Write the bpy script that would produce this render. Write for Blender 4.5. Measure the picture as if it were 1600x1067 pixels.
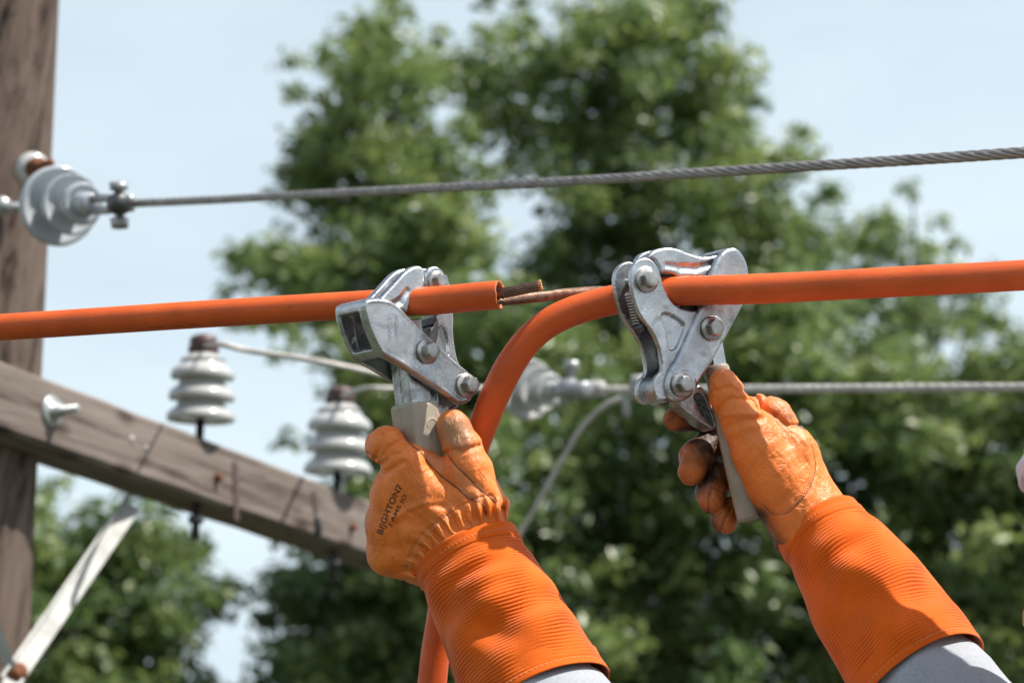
import bpy, bmesh, math, random, os
import numpy as np
from mathutils import Vector, Matrix
from mathutils.bvhtree import BVHTree
random.seed(7); RNG = np.random.default_rng(7)
for o in list(bpy.data.objects): bpy.data.objects.remove(o)
S = bpy.context.scene
COL = S.collection
# ------------------------------------------------------------------ camera
PITCH = math.radians(15.0); CAMZ = 1.40; FPX = 3778.0; FOC = 1.80
CAM = np.array([0.0, 0.0, CAMZ])
RT = np.array([1.0, 0, 0]); UP = np.array([0, -math.sin(PITCH), math.cos(PITCH)]); FW = np.array([0, math.cos(PITCH), math.sin(PITCH)])
cd = bpy.data.cameras.new('camera'); cam = bpy.data.objects.new('camera', cd); COL.objects.link(cam); S.camera = cam
cam.location = CAM; cam.rotation_euler = (math.pi/2 + PITCH, 0, 0)
cd.sensor_width = 36; cd.lens = 85; cd.clip_start = 0.05; cd.clip_end = 3000
cd.dof.use_dof = True; cd.dof.focus_distance = FOC; cd.dof.aperture_fstop = 8.6; cd.dof.aperture_blades = 0
# ------------------------------------------------------------------ sky, sun, exposure
SUN = np.array([0.50, -0.17, 0.85]); SUN /= np.linalg.norm(SUN)
elev = math.asin(SUN[2]); azim = math.atan2(SUN[0], SUN[1])
w = bpy.data.worlds.new('World'); S.world = w; w.use_nodes = True
nt = w.node_tree; nt.nodes.clear()
def N(nt, t, **k):
    n = nt.nodes.new(t)
    for a, b in k.items():
        if a == 'i':
            for kk, vv in b.items(): n.inputs[kk].default_value = vv
        else: setattr(n, a, b)
    return n
sky = N(nt, 'ShaderNodeTexSky', sky_type='NISHITA', sun_disc=False, sun_elevation=elev, sun_rotation=azim, air_density=1.0, dust_density=2.0, ozone_density=1.0)
tc = N(nt, 'ShaderNodeTexCoord'); mp = N(nt, 'ShaderNodeMapping', i={'Scale': (2.0, 2.0, 5.0), 'Rotation': (0, 0.25, 0)})
ns = N(nt, 'ShaderNodeTexNoise', i={'Scale': 1.6, 'Detail': 5.0, 'Roughness': 0.55, 'Distortion': 0.4})
rp = N(nt, 'ShaderNodeValToRGB'); rp.color_ramp.elements[0].position = 0.30; rp.color_ramp.elements[1].position = 0.72
rp.color_ramp.elements[0].color = (0.62,)*3+(1,); rp.color_ramp.elements[1].color = (0.95,)*3+(1,)
mx = N(nt, 'ShaderNodeMix', data_type='RGBA'); mx.inputs['B'].default_value = (6.1, 7.1, 7.6, 1)
bg = N(nt, 'ShaderNodeBackground', i={'Strength': 0.092}); wo = N(nt, 'ShaderNodeOutputWorld')
L = nt.links.new
L(tc.outputs['Generated'], mp.inputs['Vector']); L(mp.outputs[0], ns.inputs['Vector']); L(ns.outputs['Fac'], rp.inputs[0])
sx = N(nt, 'ShaderNodeSeparateXYZ'); mr_ = N(nt, 'ShaderNodeMapRange', i={1: .38, 2: .80, 3: 1.0, 4: .10}); mm_ = N(nt, 'ShaderNodeMath', operation='MULTIPLY')   # thin haze low in the sky, clear blue overhead
L(tc.outputs['Generated'], sx.inputs[0]); L(sx.outputs['Z'], mr_.inputs[0]); L(mr_.outputs[0], mm_.inputs[0]); L(rp.outputs[0], mm_.inputs[1])
L(mm_.outputs[0], mx.inputs['Factor']); L(sky.outputs[0], mx.inputs['A']); L(mx.outputs['Result'], bg.inputs[0]); L(bg.outputs[0], wo.inputs[0])
sd = bpy.data.lights.new('sun', 'SUN'); sd.energy = 5.0; sd.angle = math.radians(0.5); sd.color = (1.0, 0.95, 0.87)
so = bpy.data.objects.new('sun', sd); COL.objects.link(so); so.rotation_euler = Vector(SUN).to_track_quat('Z', 'Y').to_euler(); so.location = (2, -2, 8)
S.view_settings.view_transform = 'Standard'; S.view_settings.look = 'None'; S.view_settings.gamma = 1; S.view_settings.exposure = 0.62
S.cycles.use_denoising = True; S.cycles.max_bounces = 8; S.cycles.transparent_max_bounces = 4
S.cycles.use_adaptive_sampling = True; S.cycles.adaptive_threshold = 0.015
# ------------------------------------------------------------------ maps: (x, y, z) = photo pixels at the 1.8 m work plane, z towards the viewer
KU = FOC/FPX
def V(p):
    """unit space (n,3) -> world (n,3)"""
    p = np.asarray(p, dtype=np.float64).reshape(-1, 3)
    d = FOC - p[:, 2]*KU
    return CAM + d[:, None]*(FW + RT*((p[:, 0]-800)/FPX)[:, None] - UP*((p[:, 1]-533.5)/FPX)[:, None])
def W(x, y, d):
    return CAM + d*(FW + RT*(x-800)/FPX - UP*(y-533.5)/FPX)
def nrm(v):
    v = np.asarray(v, float); return v/np.linalg.norm(v)
# ------------------------------------------------------------------ objects
def obj(name, verts, faces, mat=None, parent=None, smooth=True, recalc=True, loc=None):
    me = bpy.data.meshes.new(name)
    v = np.asarray(verts, float)
    if loc is not None: v = v - np.asarray(loc)
    me.from_pydata(v.tolist(), [], faces if isinstance(faces, list) else faces.tolist())
    if recalc:
        bm = bmesh.new(); bm.from_mesh(me); bmesh.ops.recalc_face_normals(bm, faces=bm.faces); bm.to_mesh(me); bm.free()
    me.polygons.foreach_set('use_smooth', [smooth]*len(me.polygons)); me.update()
    if mat: me.materials.append(mat)
    o = bpy.data.objects.new(name, me); COL.objects.link(o)
    if loc is not None and parent is None: o.location = loc
    if parent is not None:
        o.parent = parent; o.matrix_parent_inverse = Matrix.Translation(-parent.location) if parent.parent is None else Matrix.Identity(4)   # parts sit at the world origin, so their children need no offset
    return o
def empty(name, loc):
    o = bpy.data.objects.new(name, None); COL.objects.link(o); o.location = loc; o.empty_display_size = 0.05; return o
def tag(o, label=None, cat=None, group=None, kind=None):
    if label: o['label'] = label
    if cat: o['category'] = cat
    if group: o['group'] = group
    if kind: o['kind'] = kind
    return o
class MB:
    """collects pieces into one mesh"""
    def __init__(s): s.v = []; s.f = []; s.n = 0
    def add(s, v, f):
        v = np.asarray(v, float); s.v.append(v); s.f += [tuple(i+s.n for i in q) for q in f]; s.n += len(v); return s
    def build(s, name, mat, parent=None, **k): return obj(name, np.concatenate(s.v), s.f, mat, parent, **k)
def frames(P):
    P = np.asarray(P, float); T = np.gradient(P, axis=0); T /= np.linalg.norm(T, axis=1)[:, None]
    a = np.cross(T[0], [0.01, 0.02, 1.0]); a = a/np.linalg.norm(a); A = []
    for t in T:
        a = a - t*np.dot(a, t); a /= np.linalg.norm(a); A.append(a)
    A = np.array(A); return T, A, np.cross(T, A)
def grid_faces(n, m, close=True):
    f = []
    for i in range(n-1):
        for j in range(m if close else m-1):
            k = (j+1) % m; f.append((i*m+j, i*m+k, (i+1)*m+k, (i+1)*m+j))
    return f
def tube(P, r, m=16, caps=True, oval=1.0):
    P = np.asarray(P, float); T, A, B = frames(P); n = len(P)
    r = np.broadcast_to(np.asarray(r, float), (n,)); th = np.linspace(0, 2*np.pi, m, endpoint=False)
    v = P[:, None] + r[:, None, None]*(np.cos(th)[None, :, None]*A[:, None] + oval*np.sin(th)[None, :, None]*B[:, None])
    f = grid_faces(n, m)
    if caps: f += [tuple(range(m))[::-1], tuple((n-1)*m+j for j in range(m))]
    return v.reshape(-1, 3), f
def spline(pts, n=60):
    """Catmull-Rom through points, resampled"""
    p = np.asarray(pts, float); p = np.vstack([2*p[0]-p[1], p, 2*p[-1]-p[-2]]); out = []
    for i in range(1, len(p)-2):
        t = np.linspace(0, 1, 24, endpoint=False)[:, None]
        a, b, c, d = p[i-1:i+3]
        out.append(.5*((2*b) + (-a+c)*t + (2*a-5*b+4*c-d)*t**2 + (-a+3*b-3*c+d)*t**3))
    out.append(p[-2][None]); q = np.vstack(out)
    s = np.r_[0, np.cumsum(np.linalg.norm(np.diff(q, axis=0), axis=1))]
    ss = np.linspace(0, s[-1], n); return np.stack([np.interp(ss, s, q[:, k]) for k in range(q.shape[1])], 1)
def strands(P, R, r, n, pitch, m=7, phase=0.0):
    """n wires of radius r laid helically at radius R about the path P; returns list of (v,f)"""
    T, A, B = frames(P); s = np.r_[0, np.cumsum(np.linalg.norm(np.diff(P, axis=0), axis=1))]; out = []
    for k in range(n):
        a = 2*np.pi*(k/n + s/pitch) + phase
        out.append(tube(P + R*(np.cos(a)[:, None]*A + np.sin(a)[:, None]*B), r, m))
    return out
def lathe(base, axis, prof, m=48):
    """prof: list of (h, r)"""
    axis = nrm(axis); a = nrm(np.cross(axis, [0.3, 1, 0.2])); b = np.cross(axis, a); th = np.linspace(0, 2*np.pi, m, endpoint=False)
    pr = np.asarray(prof, float)
    v = np.asarray(base) + pr[:, 0][:, None, None]*axis + pr[:, 1][:, None, None]*(np.cos(th)[None, :, None]*a + np.sin(th)[None, :, None]*b)
    f = grid_faces(len(pr), m); f += [tuple(range(m))[::-1], tuple((len(pr)-1)*m+j for j in range(m))]
    return v.reshape(-1, 3), f
def hexbolt(c, n, r, h, rot=0.3, washer=1.42, wh=None):
    """washer + chamfered hex head standing on point c along n. returns (washer, head)"""
    n = nrm(n); a = nrm(np.cross(n, [0.1, 0.2, 1])); b = np.cross(n, a); wh = wh or h*0.2
    wr = r*washer
    W_ = lathe(c, n, [(-.5*wh, wr*.98), (wh*.7, wr), (wh, wr*.95), (wh*1.0, r*.4)], 36)
    vs = []; fs = []
    for hh, rr in ((wh, r), (h*.86, r)):
        for k in range(6):
            t = rot + k*math.pi/3; vs.append(c + n*hh + rr*(math.cos(t)*a+math.sin(t)*b))
    for hh, rr in ((h, r*.80), (h*1.02, r*.55)):
        for k in range(24):
            t = rot + k*math.pi/12; vs.append(c + n*hh + rr*(math.cos(t)*a+math.sin(t)*b))
    for k in range(6): fs.append((k, (k+1) % 6, 6+(k+1) % 6, 6+k))
    for k in range(6):
        ring = [12+(4*k+q) % 24 for q in range(5)]
        fs.append(tuple([6+k] + ring + [6+(k+1) % 6]))
    for k in range(24): fs.append((12+k, 12+(k+1) % 24, 36+(k+1) % 24, 36+k))
    fs.append(tuple(range(36, 60)))
    return W_, (np.array(vs), fs)
# ------------------------------------------------------------------ materials
def mat(name, base, rough=.5, metal=0., var=.0, vscale=30., col2=None, bump=0., bscale=80., bdetail=4, spec=None, rvar=0., trans=None, attr=None, stretch=None, coat=0, sheen=0, c2fac=None):
    m = bpy.data.materials.new(name); m.use_nodes = True; nt = m.node_tree; b = nt.nodes['Principled BSDF']; L = nt.links.new
    b.inputs['Base Color'].default_value = (*base, 1); b.inputs['Roughness'].default_value = rough; b.inputs['Metallic'].default_value = metal
    if spec is not None: b.inputs['Specular IOR Level'].default_value = spec
    if coat: b.inputs['Coat Weight'].default_value = coat
    if sheen: b.inputs['Sheen Weight'].default_value = sheen; b.inputs['Sheen Roughness'].default_value = .4
    tc = N(nt, 'ShaderNodeTexCoord'); mp = N(nt, 'ShaderNodeMapping'); L(tc.outputs['Object'], mp.inputs[0])
    if stretch: mp.inputs['Scale'].default_value = stretch
    n1 = N(nt, 'ShaderNodeTexNoise', i={'Scale': vscale, 'Detail': 6.0, 'Roughness': .6}); L(mp.outputs[0], n1.inputs['Vector'])
    cur = None
    if var or col2:
        r = N(nt, 'ShaderNodeValToRGB'); L(n1.outputs['Fac'], r.inputs[0])
        e = r.color_ramp.elements; e[0].position = .35; e[1].position = .68
        if col2: e[0].color = (*base, 1); e[1].color = (*col2, 1)
        else: e[0].color = (*[c*(1-var) for c in base], 1); e[1].color = (*[min(1, c*(1+var)) for c in base], 1)
        L(r.outputs[0], b.inputs['Base Color']); cur = r.outputs[0]
    if attr:      # dirt / wear colours stored per vertex: a second colour where the attribute is high
        for an, acol in attr:
            at = N(nt, 'ShaderNodeAttribute', attribute_name=an); n3 = N(nt, 'ShaderNodeTexNoise', i={'Scale': vscale*2.2, 'Detail': 8.0, 'Roughness': .7}); L(mp.outputs[0], n3.inputs['Vector'])
            ma = N(nt, 'ShaderNodeMath', operation='MULTIPLY_ADD'); ma.inputs[1].default_value = 1.0
            mr = N(nt, 'ShaderNodeMapRange', i={1: .35, 2: .65, 3: -.28, 4: .28}); L(n3.outputs['Fac'], mr.inputs[0])
            sm = N(nt, 'ShaderNodeMath', operation='MULTIPLY'); L(at.outputs['Fac'], sm.inputs[0])
            ad = N(nt, 'ShaderNodeMath', operation='ADD', i={1: 1.0}); L(mr.outputs[0], ad.inputs[0]); L(ad.outputs[0], sm.inputs[1]); sm.use_clamp = True
            x = N(nt, 'ShaderNodeMix', data_type='RGBA'); x.inputs['B'].default_value = (*acol, 1)
            if cur: L(cur, x.inputs['A'])
            else: x.inputs['A'].default_value = (*base, 1)
            L(sm.outputs[0], x.inputs['Factor']); L(x.outputs['Result'], b.inputs['Base Color']); cur = x.outputs['Result']
    if rvar:
        mr = N(nt, 'ShaderNodeMapRange', i={1: .3, 2: .7, 3: max(.04, rough-rvar), 4: min(1, rough+rvar)}); n4 = N(nt, 'ShaderNodeTexNoise', i={'Scale': vscale*1.7, 'Detail': 7.0, 'Roughness': .65})
        L(mp.outputs[0], n4.inputs['Vector']); L(n4.outputs['Fac'], mr.inputs[0]); L(mr.outputs[0], b.inputs['Roughness'])
    if bump:
        n2 = N(nt, 'ShaderNodeTexNoise', i={'Scale': bscale, 'Detail': float(bdetail), 'Roughness': .65}); L(mp.outputs[0], n2.inputs['Vector'])
        bp = N(nt, 'ShaderNodeBump', i={'Strength': min(1, bump), 'Distance': .001}); L(n2.outputs['Fac'], bp.inputs['Height']); L(bp.outputs[0], b.inputs['Normal'])
    if trans:
        tr = N(nt, 'ShaderNodeBsdfTranslucent'); tr.inputs[0].default_value = (*trans, 1); ms = N(nt, 'ShaderNodeMixShader', i={0: .35})
        out = nt.nodes['Material Output']; L(b.outputs[0], ms.inputs[1]); L(tr.outputs[0], ms.inputs[2]); L(ms.outputs[0], out.inputs[0])
    return m
M = {}
M['pvc'] = mat('orange_jacket', (.62, .102, .020), .46, var=.12, vscale=26, bump=.25, bscale=500, rvar=.14, spec=.32, attr=[('dirt', (.20, .045, .018))])
M['pvc_cut'] = mat('cut_jacket', (.52, .15, .05), .7, var=.15, vscale=200, bump=.3, bscale=900)
M['copper'] = mat('tarnished_copper', (.20, .125, .090), .42, .8, var=.45, vscale=160, rvar=.12)
M['copper_cut'] = mat('fresh_copper', (.80, .33, .16), .3, .9)
M['steel_wire'] = mat('steel_strand', (.36, .33, .31), .5, .7, var=.25, vscale=60, rvar=.1)
M['alu'] = mat('forged_aluminium', (.49, .505, .525), .30, .93, var=.22, vscale=46, bump=.30, bscale=520, rvar=.14, attr=[('dirt', (.20, .19, .18))])
M['zinc'] = mat('zinc_bolt', (.42, .405, .39), .33, .95, var=.25, vscale=120, rvar=.1)
M['darksteel'] = mat('dark_steel', (.10, .10, .105), .45, .8, var=.3, vscale=90)
M['tan'] = mat('tan_plastic', (.40, .345, .275), .5, var=.10, vscale=35, bump=.15, bscale=500, attr=[('dirt', (.20, .16, .12))])
M['leather'] = mat('orange_leather', (.80, .195, .026), .47, var=.15, vscale=30, bump=.42, bscale=520, bdetail=6, rvar=.12, spec=.5, attr=[('dirt', (.060, .025, .014)), ('dust', (.42, .20, .095))])
M['seam'] = mat('seam_edge', (.20, .075, .035), .7, var=.3, vscale=200)
M['thread'] = mat('pale_thread', (.56, .33, .19), .8)
M['knit'] = mat('orange_knit', (.72, .116, .004), .85, var=.10, vscale=30, bump=.5, bscale=1500, bdetail=2, sheen=.25, spec=.2, attr=[('dirt', (.12, .035, .01))])
M['grey_cloth'] = mat('grey_jersey', (.37, .39, .43), .95, var=.09, vscale=420, bump=.6, bscale=1400, sheen=.2, spec=.15)
M['ink'] = mat('faded_ink', (.085, .035, .02), .8, col2=(.26, .075, .022), vscale=420)
M['cable_ink'] = mat('cable_ink', (.055, .014, .008), .7, col2=(.14, .025, .01), vscale=500)
M['porcelain'] = mat('white_porcelain', (.44, .445, .44), .16, var=.05, vscale=10, coat=.4)
M['porcelain_grey'] = mat('grey_porcelain', (.40, .43, .47), .18, var=.06, vscale=12, coat=.4)
M['galv'] = mat('galvanised', (.36, .37, .38), .42, .6, var=.2, vscale=60, rvar=.12)
M['rust'] = mat('rusty_iron', (.22, .075, .025), .85, .1, col2=(.09, .035, .018), vscale=90, bump=.5, bscale=300)
M['brownglaze'] = mat('brown_cap', (.085, .045, .04), .5, var=.3, vscale=60)
M['white_paint'] = mat('weathered_white_paint', (.36, .36, .345), .65, var=.22, vscale=30)
M['pale_wire'] = mat('pale_sheathed_wire', (.50, .47, .44), .6, var=.2, vscale=50)
M['skin'] = mat('skin', (.62, .30, .22), .5, var=.05, vscale=60, spec=.4)
M['hat'] = mat('lavender_white_plastic', (.62, .60, .70), .35)
M['denim'] = mat('blue_denim', (.06, .09, .16), .9, var=.2, vscale=200)
M['boot'] = mat('brown_boot', (.10, .055, .03), .6, var=.2, vscale=60)
M['hair'] = mat('brown_hair', (.05, .03, .02), .6)
def wood(name, c1, c2, axis='Z', dark=(.055, .038, .03)):
    m = bpy.data.materials.new(name); m.use_nodes = True; nt = m.node_tree; b = nt.nodes['Principled BSDF']; L = nt.links.new
    b.inputs['Roughness'].default_value = .85; b.inputs['Specular IOR Level'].default_value = .2
    tc = N(nt, 'ShaderNodeTexCoord'); mp = N(nt, 'ShaderNodeMapping'); mp.inputs['Scale'].default_value = (26, 26, 1.5) if axis == 'Z' else (1.5, 26, 26)
    L(tc.outputs['Object'], mp.inputs[0])
    n = N(nt, 'ShaderNodeTexNoise', i={'Scale': 1.3, 'Detail': 10.0, 'Roughness': .72, 'Distortion': .5}); L(mp.outputs[0], n.inputs[0])
    r = N(nt, 'ShaderNodeValToRGB'); e = r.color_ramp.elements; e[0].position = .36; e[0].color = (*dark, 1); e[1].position = .70; e[1].color = (*c2, 1)
    x = r.color_ramp.elements.new(.48); x.color = (*c1, 1); L(n.outputs[0], r.inputs[0])
    m2 = N(nt, 'ShaderNodeMapping'); m2.inputs['Scale'].default_value = (22, 22, 9) if axis == 'Z' else (9, 22, 22); L(tc.outputs['Object'], m2.inputs[0])
    v = N(nt, 'ShaderNodeTexVoronoi', i={'Scale': 1.0}); L(m2.outputs[0], v.inputs[0])
    vr = N(nt, 'ShaderNodeValToRGB'); ve = vr.color_ramp.elements; ve[0].position = .10; ve[0].color = (.25, .2, .18, 1); ve[1].position = .30; ve[1].color = (1, 1, 1, 1); L(v.outputs['Distance'], vr.inputs[0])
    mu = N(nt, 'ShaderNodeMix', data_type='RGBA', blend_type='MULTIPLY'); mu.inputs['Factor'].default_value = .8; L(r.outputs[0], mu.inputs['A']); L(vr.outputs[0], mu.inputs['B'])
    L(mu.outputs['Result'], b.inputs['Base Color'])
    bp = N(nt, 'ShaderNodeBump', i={'Strength': .9, 'Distance': .004}); L(n.outputs[0], bp.inputs['Height']); L(bp.outputs[0], b.inputs['Normal'])
    return m
M['pole_wood'] = wood('pole_wood', (.125, .090, .074), (.200, .150, .126), dark=(.018, .013, .010))
M['beam_wood'] = wood('beam_wood', (.165, .135, .118), (.265, .225, .203), 'X')
def hide_wrinkles(m, scale, dist, strength):
    """adds fine ridged wrinkles under the grain bump of a leather"""
    nt = m.node_tree; b = nt.nodes['Principled BSDF']; L = nt.links.new
    tc = N(nt, 'ShaderNodeTexCoord'); mp = N(nt, 'ShaderNodeMapping'); mp.inputs['Scale'].default_value = (1, 1, .55); mp.inputs['Rotation'].default_value = (.2, .5, .3); L(tc.outputs['Object'], mp.inputs[0])
    n = N(nt, 'ShaderNodeTexNoise', i={'Scale': scale, 'Detail': 5.0, 'Roughness': .55, 'Distortion': 1.2}); L(mp.outputs[0], n.inputs[0])
    s = N(nt, 'ShaderNodeMath', operation='SUBTRACT', i={1: .5}); ab = N(nt, 'ShaderNodeMath', operation='ABSOLUTE'); mn = N(nt, 'ShaderNodeMath', operation='MINIMUM', i={1: .09}); L(n.outputs[0], s.inputs[0]); L(s.outputs[0], ab.inputs[0]); L(ab.outputs[0], mn.inputs[0])
    ml = N(nt, 'ShaderNodeMath', operation='MULTIPLY', i={1: 8.0}); L(mn.outputs[0], ml.inputs[0])
    bp = N(nt, 'ShaderNodeBump', i={'Strength': strength, 'Distance': dist}); L(ml.outputs[0], bp.inputs['Height'])
    old = b.inputs['Normal'].links[0].from_node; L(bp.outputs[0], old.inputs['Normal'])
hide_wrinkles(M['leather'], 70, .0012, .42)
# ------------------------------------------------------------------ signed-distance modelling
def seg(P, a, b, ra, rb=None, sc=None):
    """round cone"""
    rb = ra if rb is None else rb
    a = np.asarray(a, np.float32); b = np.asarray(b, np.float32); d = b-a; q = P-a
    t = np.clip((q@d)/max(1e-6, float(d@d)), 0, 1)
    return np.linalg.norm(q - t[:, None]*d, axis=1) - (ra + (rb-ra)*t)
def ball(P, c, r):
    q = (P-np.asarray(c, np.float32))/np.asarray(r, np.float32); k = np.linalg.norm(q, axis=1)
    return (k-1)*float(np.min(r)) if np.ndim(r) else (np.linalg.norm(P-np.asarray(c, np.float32), axis=1)-r)
def smin(a, b, k):
    h = np.clip(.5+.5*(b-a)/k, 0, 1); return b + (a-b)*h - k*h*(1-h)
def smax(a, b, k): return -smin(-a, -b, k)
def chain(P, pts, k=6):
    """pts: list of (x,y,z,r)"""
    d = None
    for a, b in zip(pts[:-1], pts[1:]):
        e = seg(P, a[:3], b[:3], a[3], b[3]); d = e if d is None else np.minimum(d, e) if k == 0 else smin(d, e, k)
    return d
def wav(P, sc, seed, n=5):
    """cheap smooth noise, about -1..1"""
    r = np.random.default_rng(seed); o = 0
    for i in range(n):
        k = r.normal(size=3); k = k/np.linalg.norm(k)*(2*np.pi/sc)*r.uniform(.7, 1.6); o = o + np.sin(P@k.astype(np.float32) + r.uniform(0, 6.28))
    return o/n*1.5
def box(P, c, U, Vv, Nn, h, r=2.):
    q = P-np.asarray(c, np.float32); x = np.stack([np.abs(q@np.asarray(e, np.float32))-hh+r for e, hh in ((U, h[0]), (Vv, h[1]), (Nn, h[2]))], 1)
    return np.minimum(x.max(1), 0) + np.linalg.norm(np.maximum(x, 0), axis=1) - r
def chaikin(p, it=2, keep=.25):
    p = np.asarray(p, float)
    for _ in range(it):
        q = np.roll(p, -1, 0); a = p*(1-keep)+q*keep; b = p*keep+q*(1-keep); p = np.stack([a, b], 1).reshape(-1, 2)
    return p
def poly2(u, v, poly):
    d = np.full(u.shape, 1e9, np.float32); s = np.ones(u.shape, np.float32); n = len(poly)
    for i in range(n):
        ax, ay = poly[i]; bx, by = poly[i-1]; ex, ey = bx-ax, by-ay; wx, wy = u-ax, v-ay
        t = np.clip((wx*ex+wy*ey)/max(1e-9, ex*ex+ey*ey), 0, 1); d = np.minimum(d, (wx-ex*t)**2+(wy-ey*t)**2)
        c1 = v >= ay; c2 = v < by; c3 = ex*wy > ey*wx
        m = (c1 & c2 & c3) | (~c1 & ~c2 & ~c3); s = np.where(m, -s, s)
    return s*np.sqrt(d)
class Plane:
    """plate frame: outlines are given as they project, lifted to the plane through O with normal Nn"""
    def __init__(s, O, Nn):
        s.O = np.asarray(O, float); s.N = nrm(Nn); s.U = nrm([s.N[2], 0, -s.N[0]]); s.V = np.cross(s.N, s.U)
        if s.V[1] < 0: s.V = -s.V
    def lift(s, x, y, n=0.):
        O = s.O + s.N*n; return np.array([x, y, O[2] - (s.N[0]*(x-O[0]) + s.N[1]*(y-O[1]))/s.N[2]])
    def poly(s, pts, n=0., it=2):
        q = np.array([s.lift(x, y, n) for x, y in pts]) - s.O; return chaikin(np.stack([q@s.U, q@s.V], 1), it)
    def loc(s, P):
        q = P - s.O.astype(np.float32); return q@s.U.astype(np.float32), q@s.V.astype(np.float32), q@s.N.astype(np.float32)
def ext(d2, n, n0, n1, r):
    dn = np.abs(n-(n0+n1)/2)-abs(n1-n0)/2
    a = np.stack([d2+r, dn+r], 1); return np.minimum(a.max(1), 0)+np.linalg.norm(np.maximum(a, 0), axis=1)-r
def sdf_mesh(f, lo, hi, h=1.2, lip=1.3):
    lo = np.asarray(lo, float); hi = np.asarray(hi, float); B = 8
    nb = np.ceil((hi-lo)/(h*B)).astype(int); n = nb*B
    bc = np.stack(np.meshgrid(*[lo[k]+(np.arange(nb[k])+.5)*B*h for k in range(3)], indexing='ij'), -1).reshape(-1, 3).astype(np.float32)
    fb = f(bc); act = np.abs(fb) < B*h*.5*1.7321*lip + 4*h
    F = np.repeat(np.repeat(np.repeat(fb.reshape(nb), B, 0), B, 1), B, 2).astype(np.float32)
    off = np.stack(np.meshgrid(*[(np.arange(B))*h]*3, indexing='ij'), -1).reshape(-1, 3).astype(np.float32)
    ids = np.argwhere(act.reshape(nb)); CH = 1500
    for c in range(0, len(ids), CH):
        ii = ids[c:c+CH]; base = (lo + ii*B*h).astype(np.float32)
        val = f((base[:, None]+off[None]).reshape(-1, 3)).reshape(-1, B, B, B)
        for q, (i, j, k) in enumerate(ii): F[i*B:i*B+B, j*B:j*B+B, k*B:k*B+B] = val[q]
    s = F < 0
    c = s[:-1, :-1, :-1].astype(np.int8)
    for d in ((1,0,0),(0,1,0),(0,0,1),(1,1,0),(1,0,1),(0,1,1),(1,1,1)):
        c = c + s[d[0]:F.shape[0]-1+d[0], d[1]:F.shape[1]-1+d[1], d[2]:F.shape[2]-1+d[2]]
    A = (c > 0) & (c < 8); idx = np.full(A.shape, -1, np.int64); cells = np.argwhere(A); idx[A] = np.arange(len(cells))
    acc = np.zeros((len(cells), 3)); cnt = np.zeros(len(cells))
    cor = [(a, b, c_) for a in (0, 1) for b in (0, 1) for c_ in (0, 1)]
    for a in cor:
        for ax in range(3):
            if a[ax]: continue
            b = list(a); b[ax] = 1
            va = F[tuple((cells+a).T)]; vb = F[tuple((cells+b).T)]; m = (va < 0) != (vb < 0)
            t = np.where(m, va/np.where(m, va-vb, 1), 0); p = np.array(a, float)[None] + np.zeros((len(cells), 3)); p[:, ax] = t
            acc += p*m[:, None]; cnt += m
    P = lo + (cells + acc/cnt[:, None])*h
    quads = []
    for ax in range(3):
        o1, o2 = [(1, 2), (2, 0), (0, 1)][ax]
        sl0 = [slice(None)]*3; sl1 = [slice(None)]*3; sl0[ax] = slice(0, -1); sl1[ax] = slice(1, None)
        ch = s[tuple(sl0)] != s[tuple(sl1)]; e = np.argwhere(ch); sg = s[tuple(sl0)][ch]
        ok = (e[:, o1] > 0) & (e[:, o2] > 0) & (e[:, o1] < F.shape[o1]-1) & (e[:, o2] < F.shape[o2]-1); e = e[ok]; sg = sg[ok]
        q = []
        for da, db in ((0, 0), (1, 0), (1, 1), (0, 1)):
            w_ = e.copy(); w_[:, o1] -= da; w_[:, o2] -= db; q.append(idx[tuple(w_.T)])
        q = np.stack(q, 1); q[sg] = q[sg][:, ::-1]; quads.append(q)
    Q = np.concatenate(quads); Q = Q[(Q >= 0).all(1)]
    e = h*.35; Pf = P.astype(np.float32); g = np.stack([f(Pf+np.eye(3, dtype=np.float32)[k]*e)-f(Pf-np.eye(3, dtype=np.float32)[k]*e) for k in range(3)], 1)/(2*e)
    v = f(Pf); gl = np.maximum((g**2).sum(1), .3); st = np.clip(v/gl, -h*.6, h*.6); P = P - g*st[:, None]
    return P, Q, g
def sdf_obj(name, f, lo, hi, mat_, parent, h=1.2, attrs=None, lip=1.3, space=V, flip=None):
    P, Q, g = sdf_mesh(f, lo, hi, h, lip)
    # orientation: compare one batch of face normals with the gradient (in unit space), remembering that V() mirrors z
    a, b, c = P[Q[:, 0]], P[Q[:, 1]], P[Q[:, 2]]; fn = np.cross(b-a, c-a); out = (fn*g[Q[:, 0]]).sum() > 0
    mirror = space is V
    if out == mirror: Q = Q[:, ::-1]
    Wd = space(P) if space else P
    o = obj(name, Wd, Q.tolist(), mat_, parent, recalc=False)
    if attrs:
        for an, fn_ in attrs.items():
            at = o.data.attributes.new(an, 'FLOAT', 'POINT'); at.data.foreach_set('value', np.clip(fn_(P), 0, 1).astype(np.float32))
    o['_n'] = len(P); del o['_n']
    return o, P, Q
# ================================================================== SETTING
def ground():
    n = 60; xs = np.linspace(-1, 1, n); g = np.sign(xs)*np.abs(xs)**2.2*900
    X, Y = np.meshgrid(g, g+20, indexing='ij'); Z = .04*np.sin(X*.4)*np.cos(Y*.3); Z[np.hypot(X, Y-3) < 8] *= .3
    f = [(i*n+j, i*n+j+1, (i+1)*n+j+1, (i+1)*n+j) for i in range(n-1) for j in range(n-1)]
    o = obj('ground', np.stack([X, Y, Z-.02], -1).reshape(-1, 3), f, mat('grass_ground', (.034, .046, .020), .95, col2=(.06, .058, .035), vscale=.6, bump=.8, bscale=12)); tag(o, kind='structure')
ground()
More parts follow.
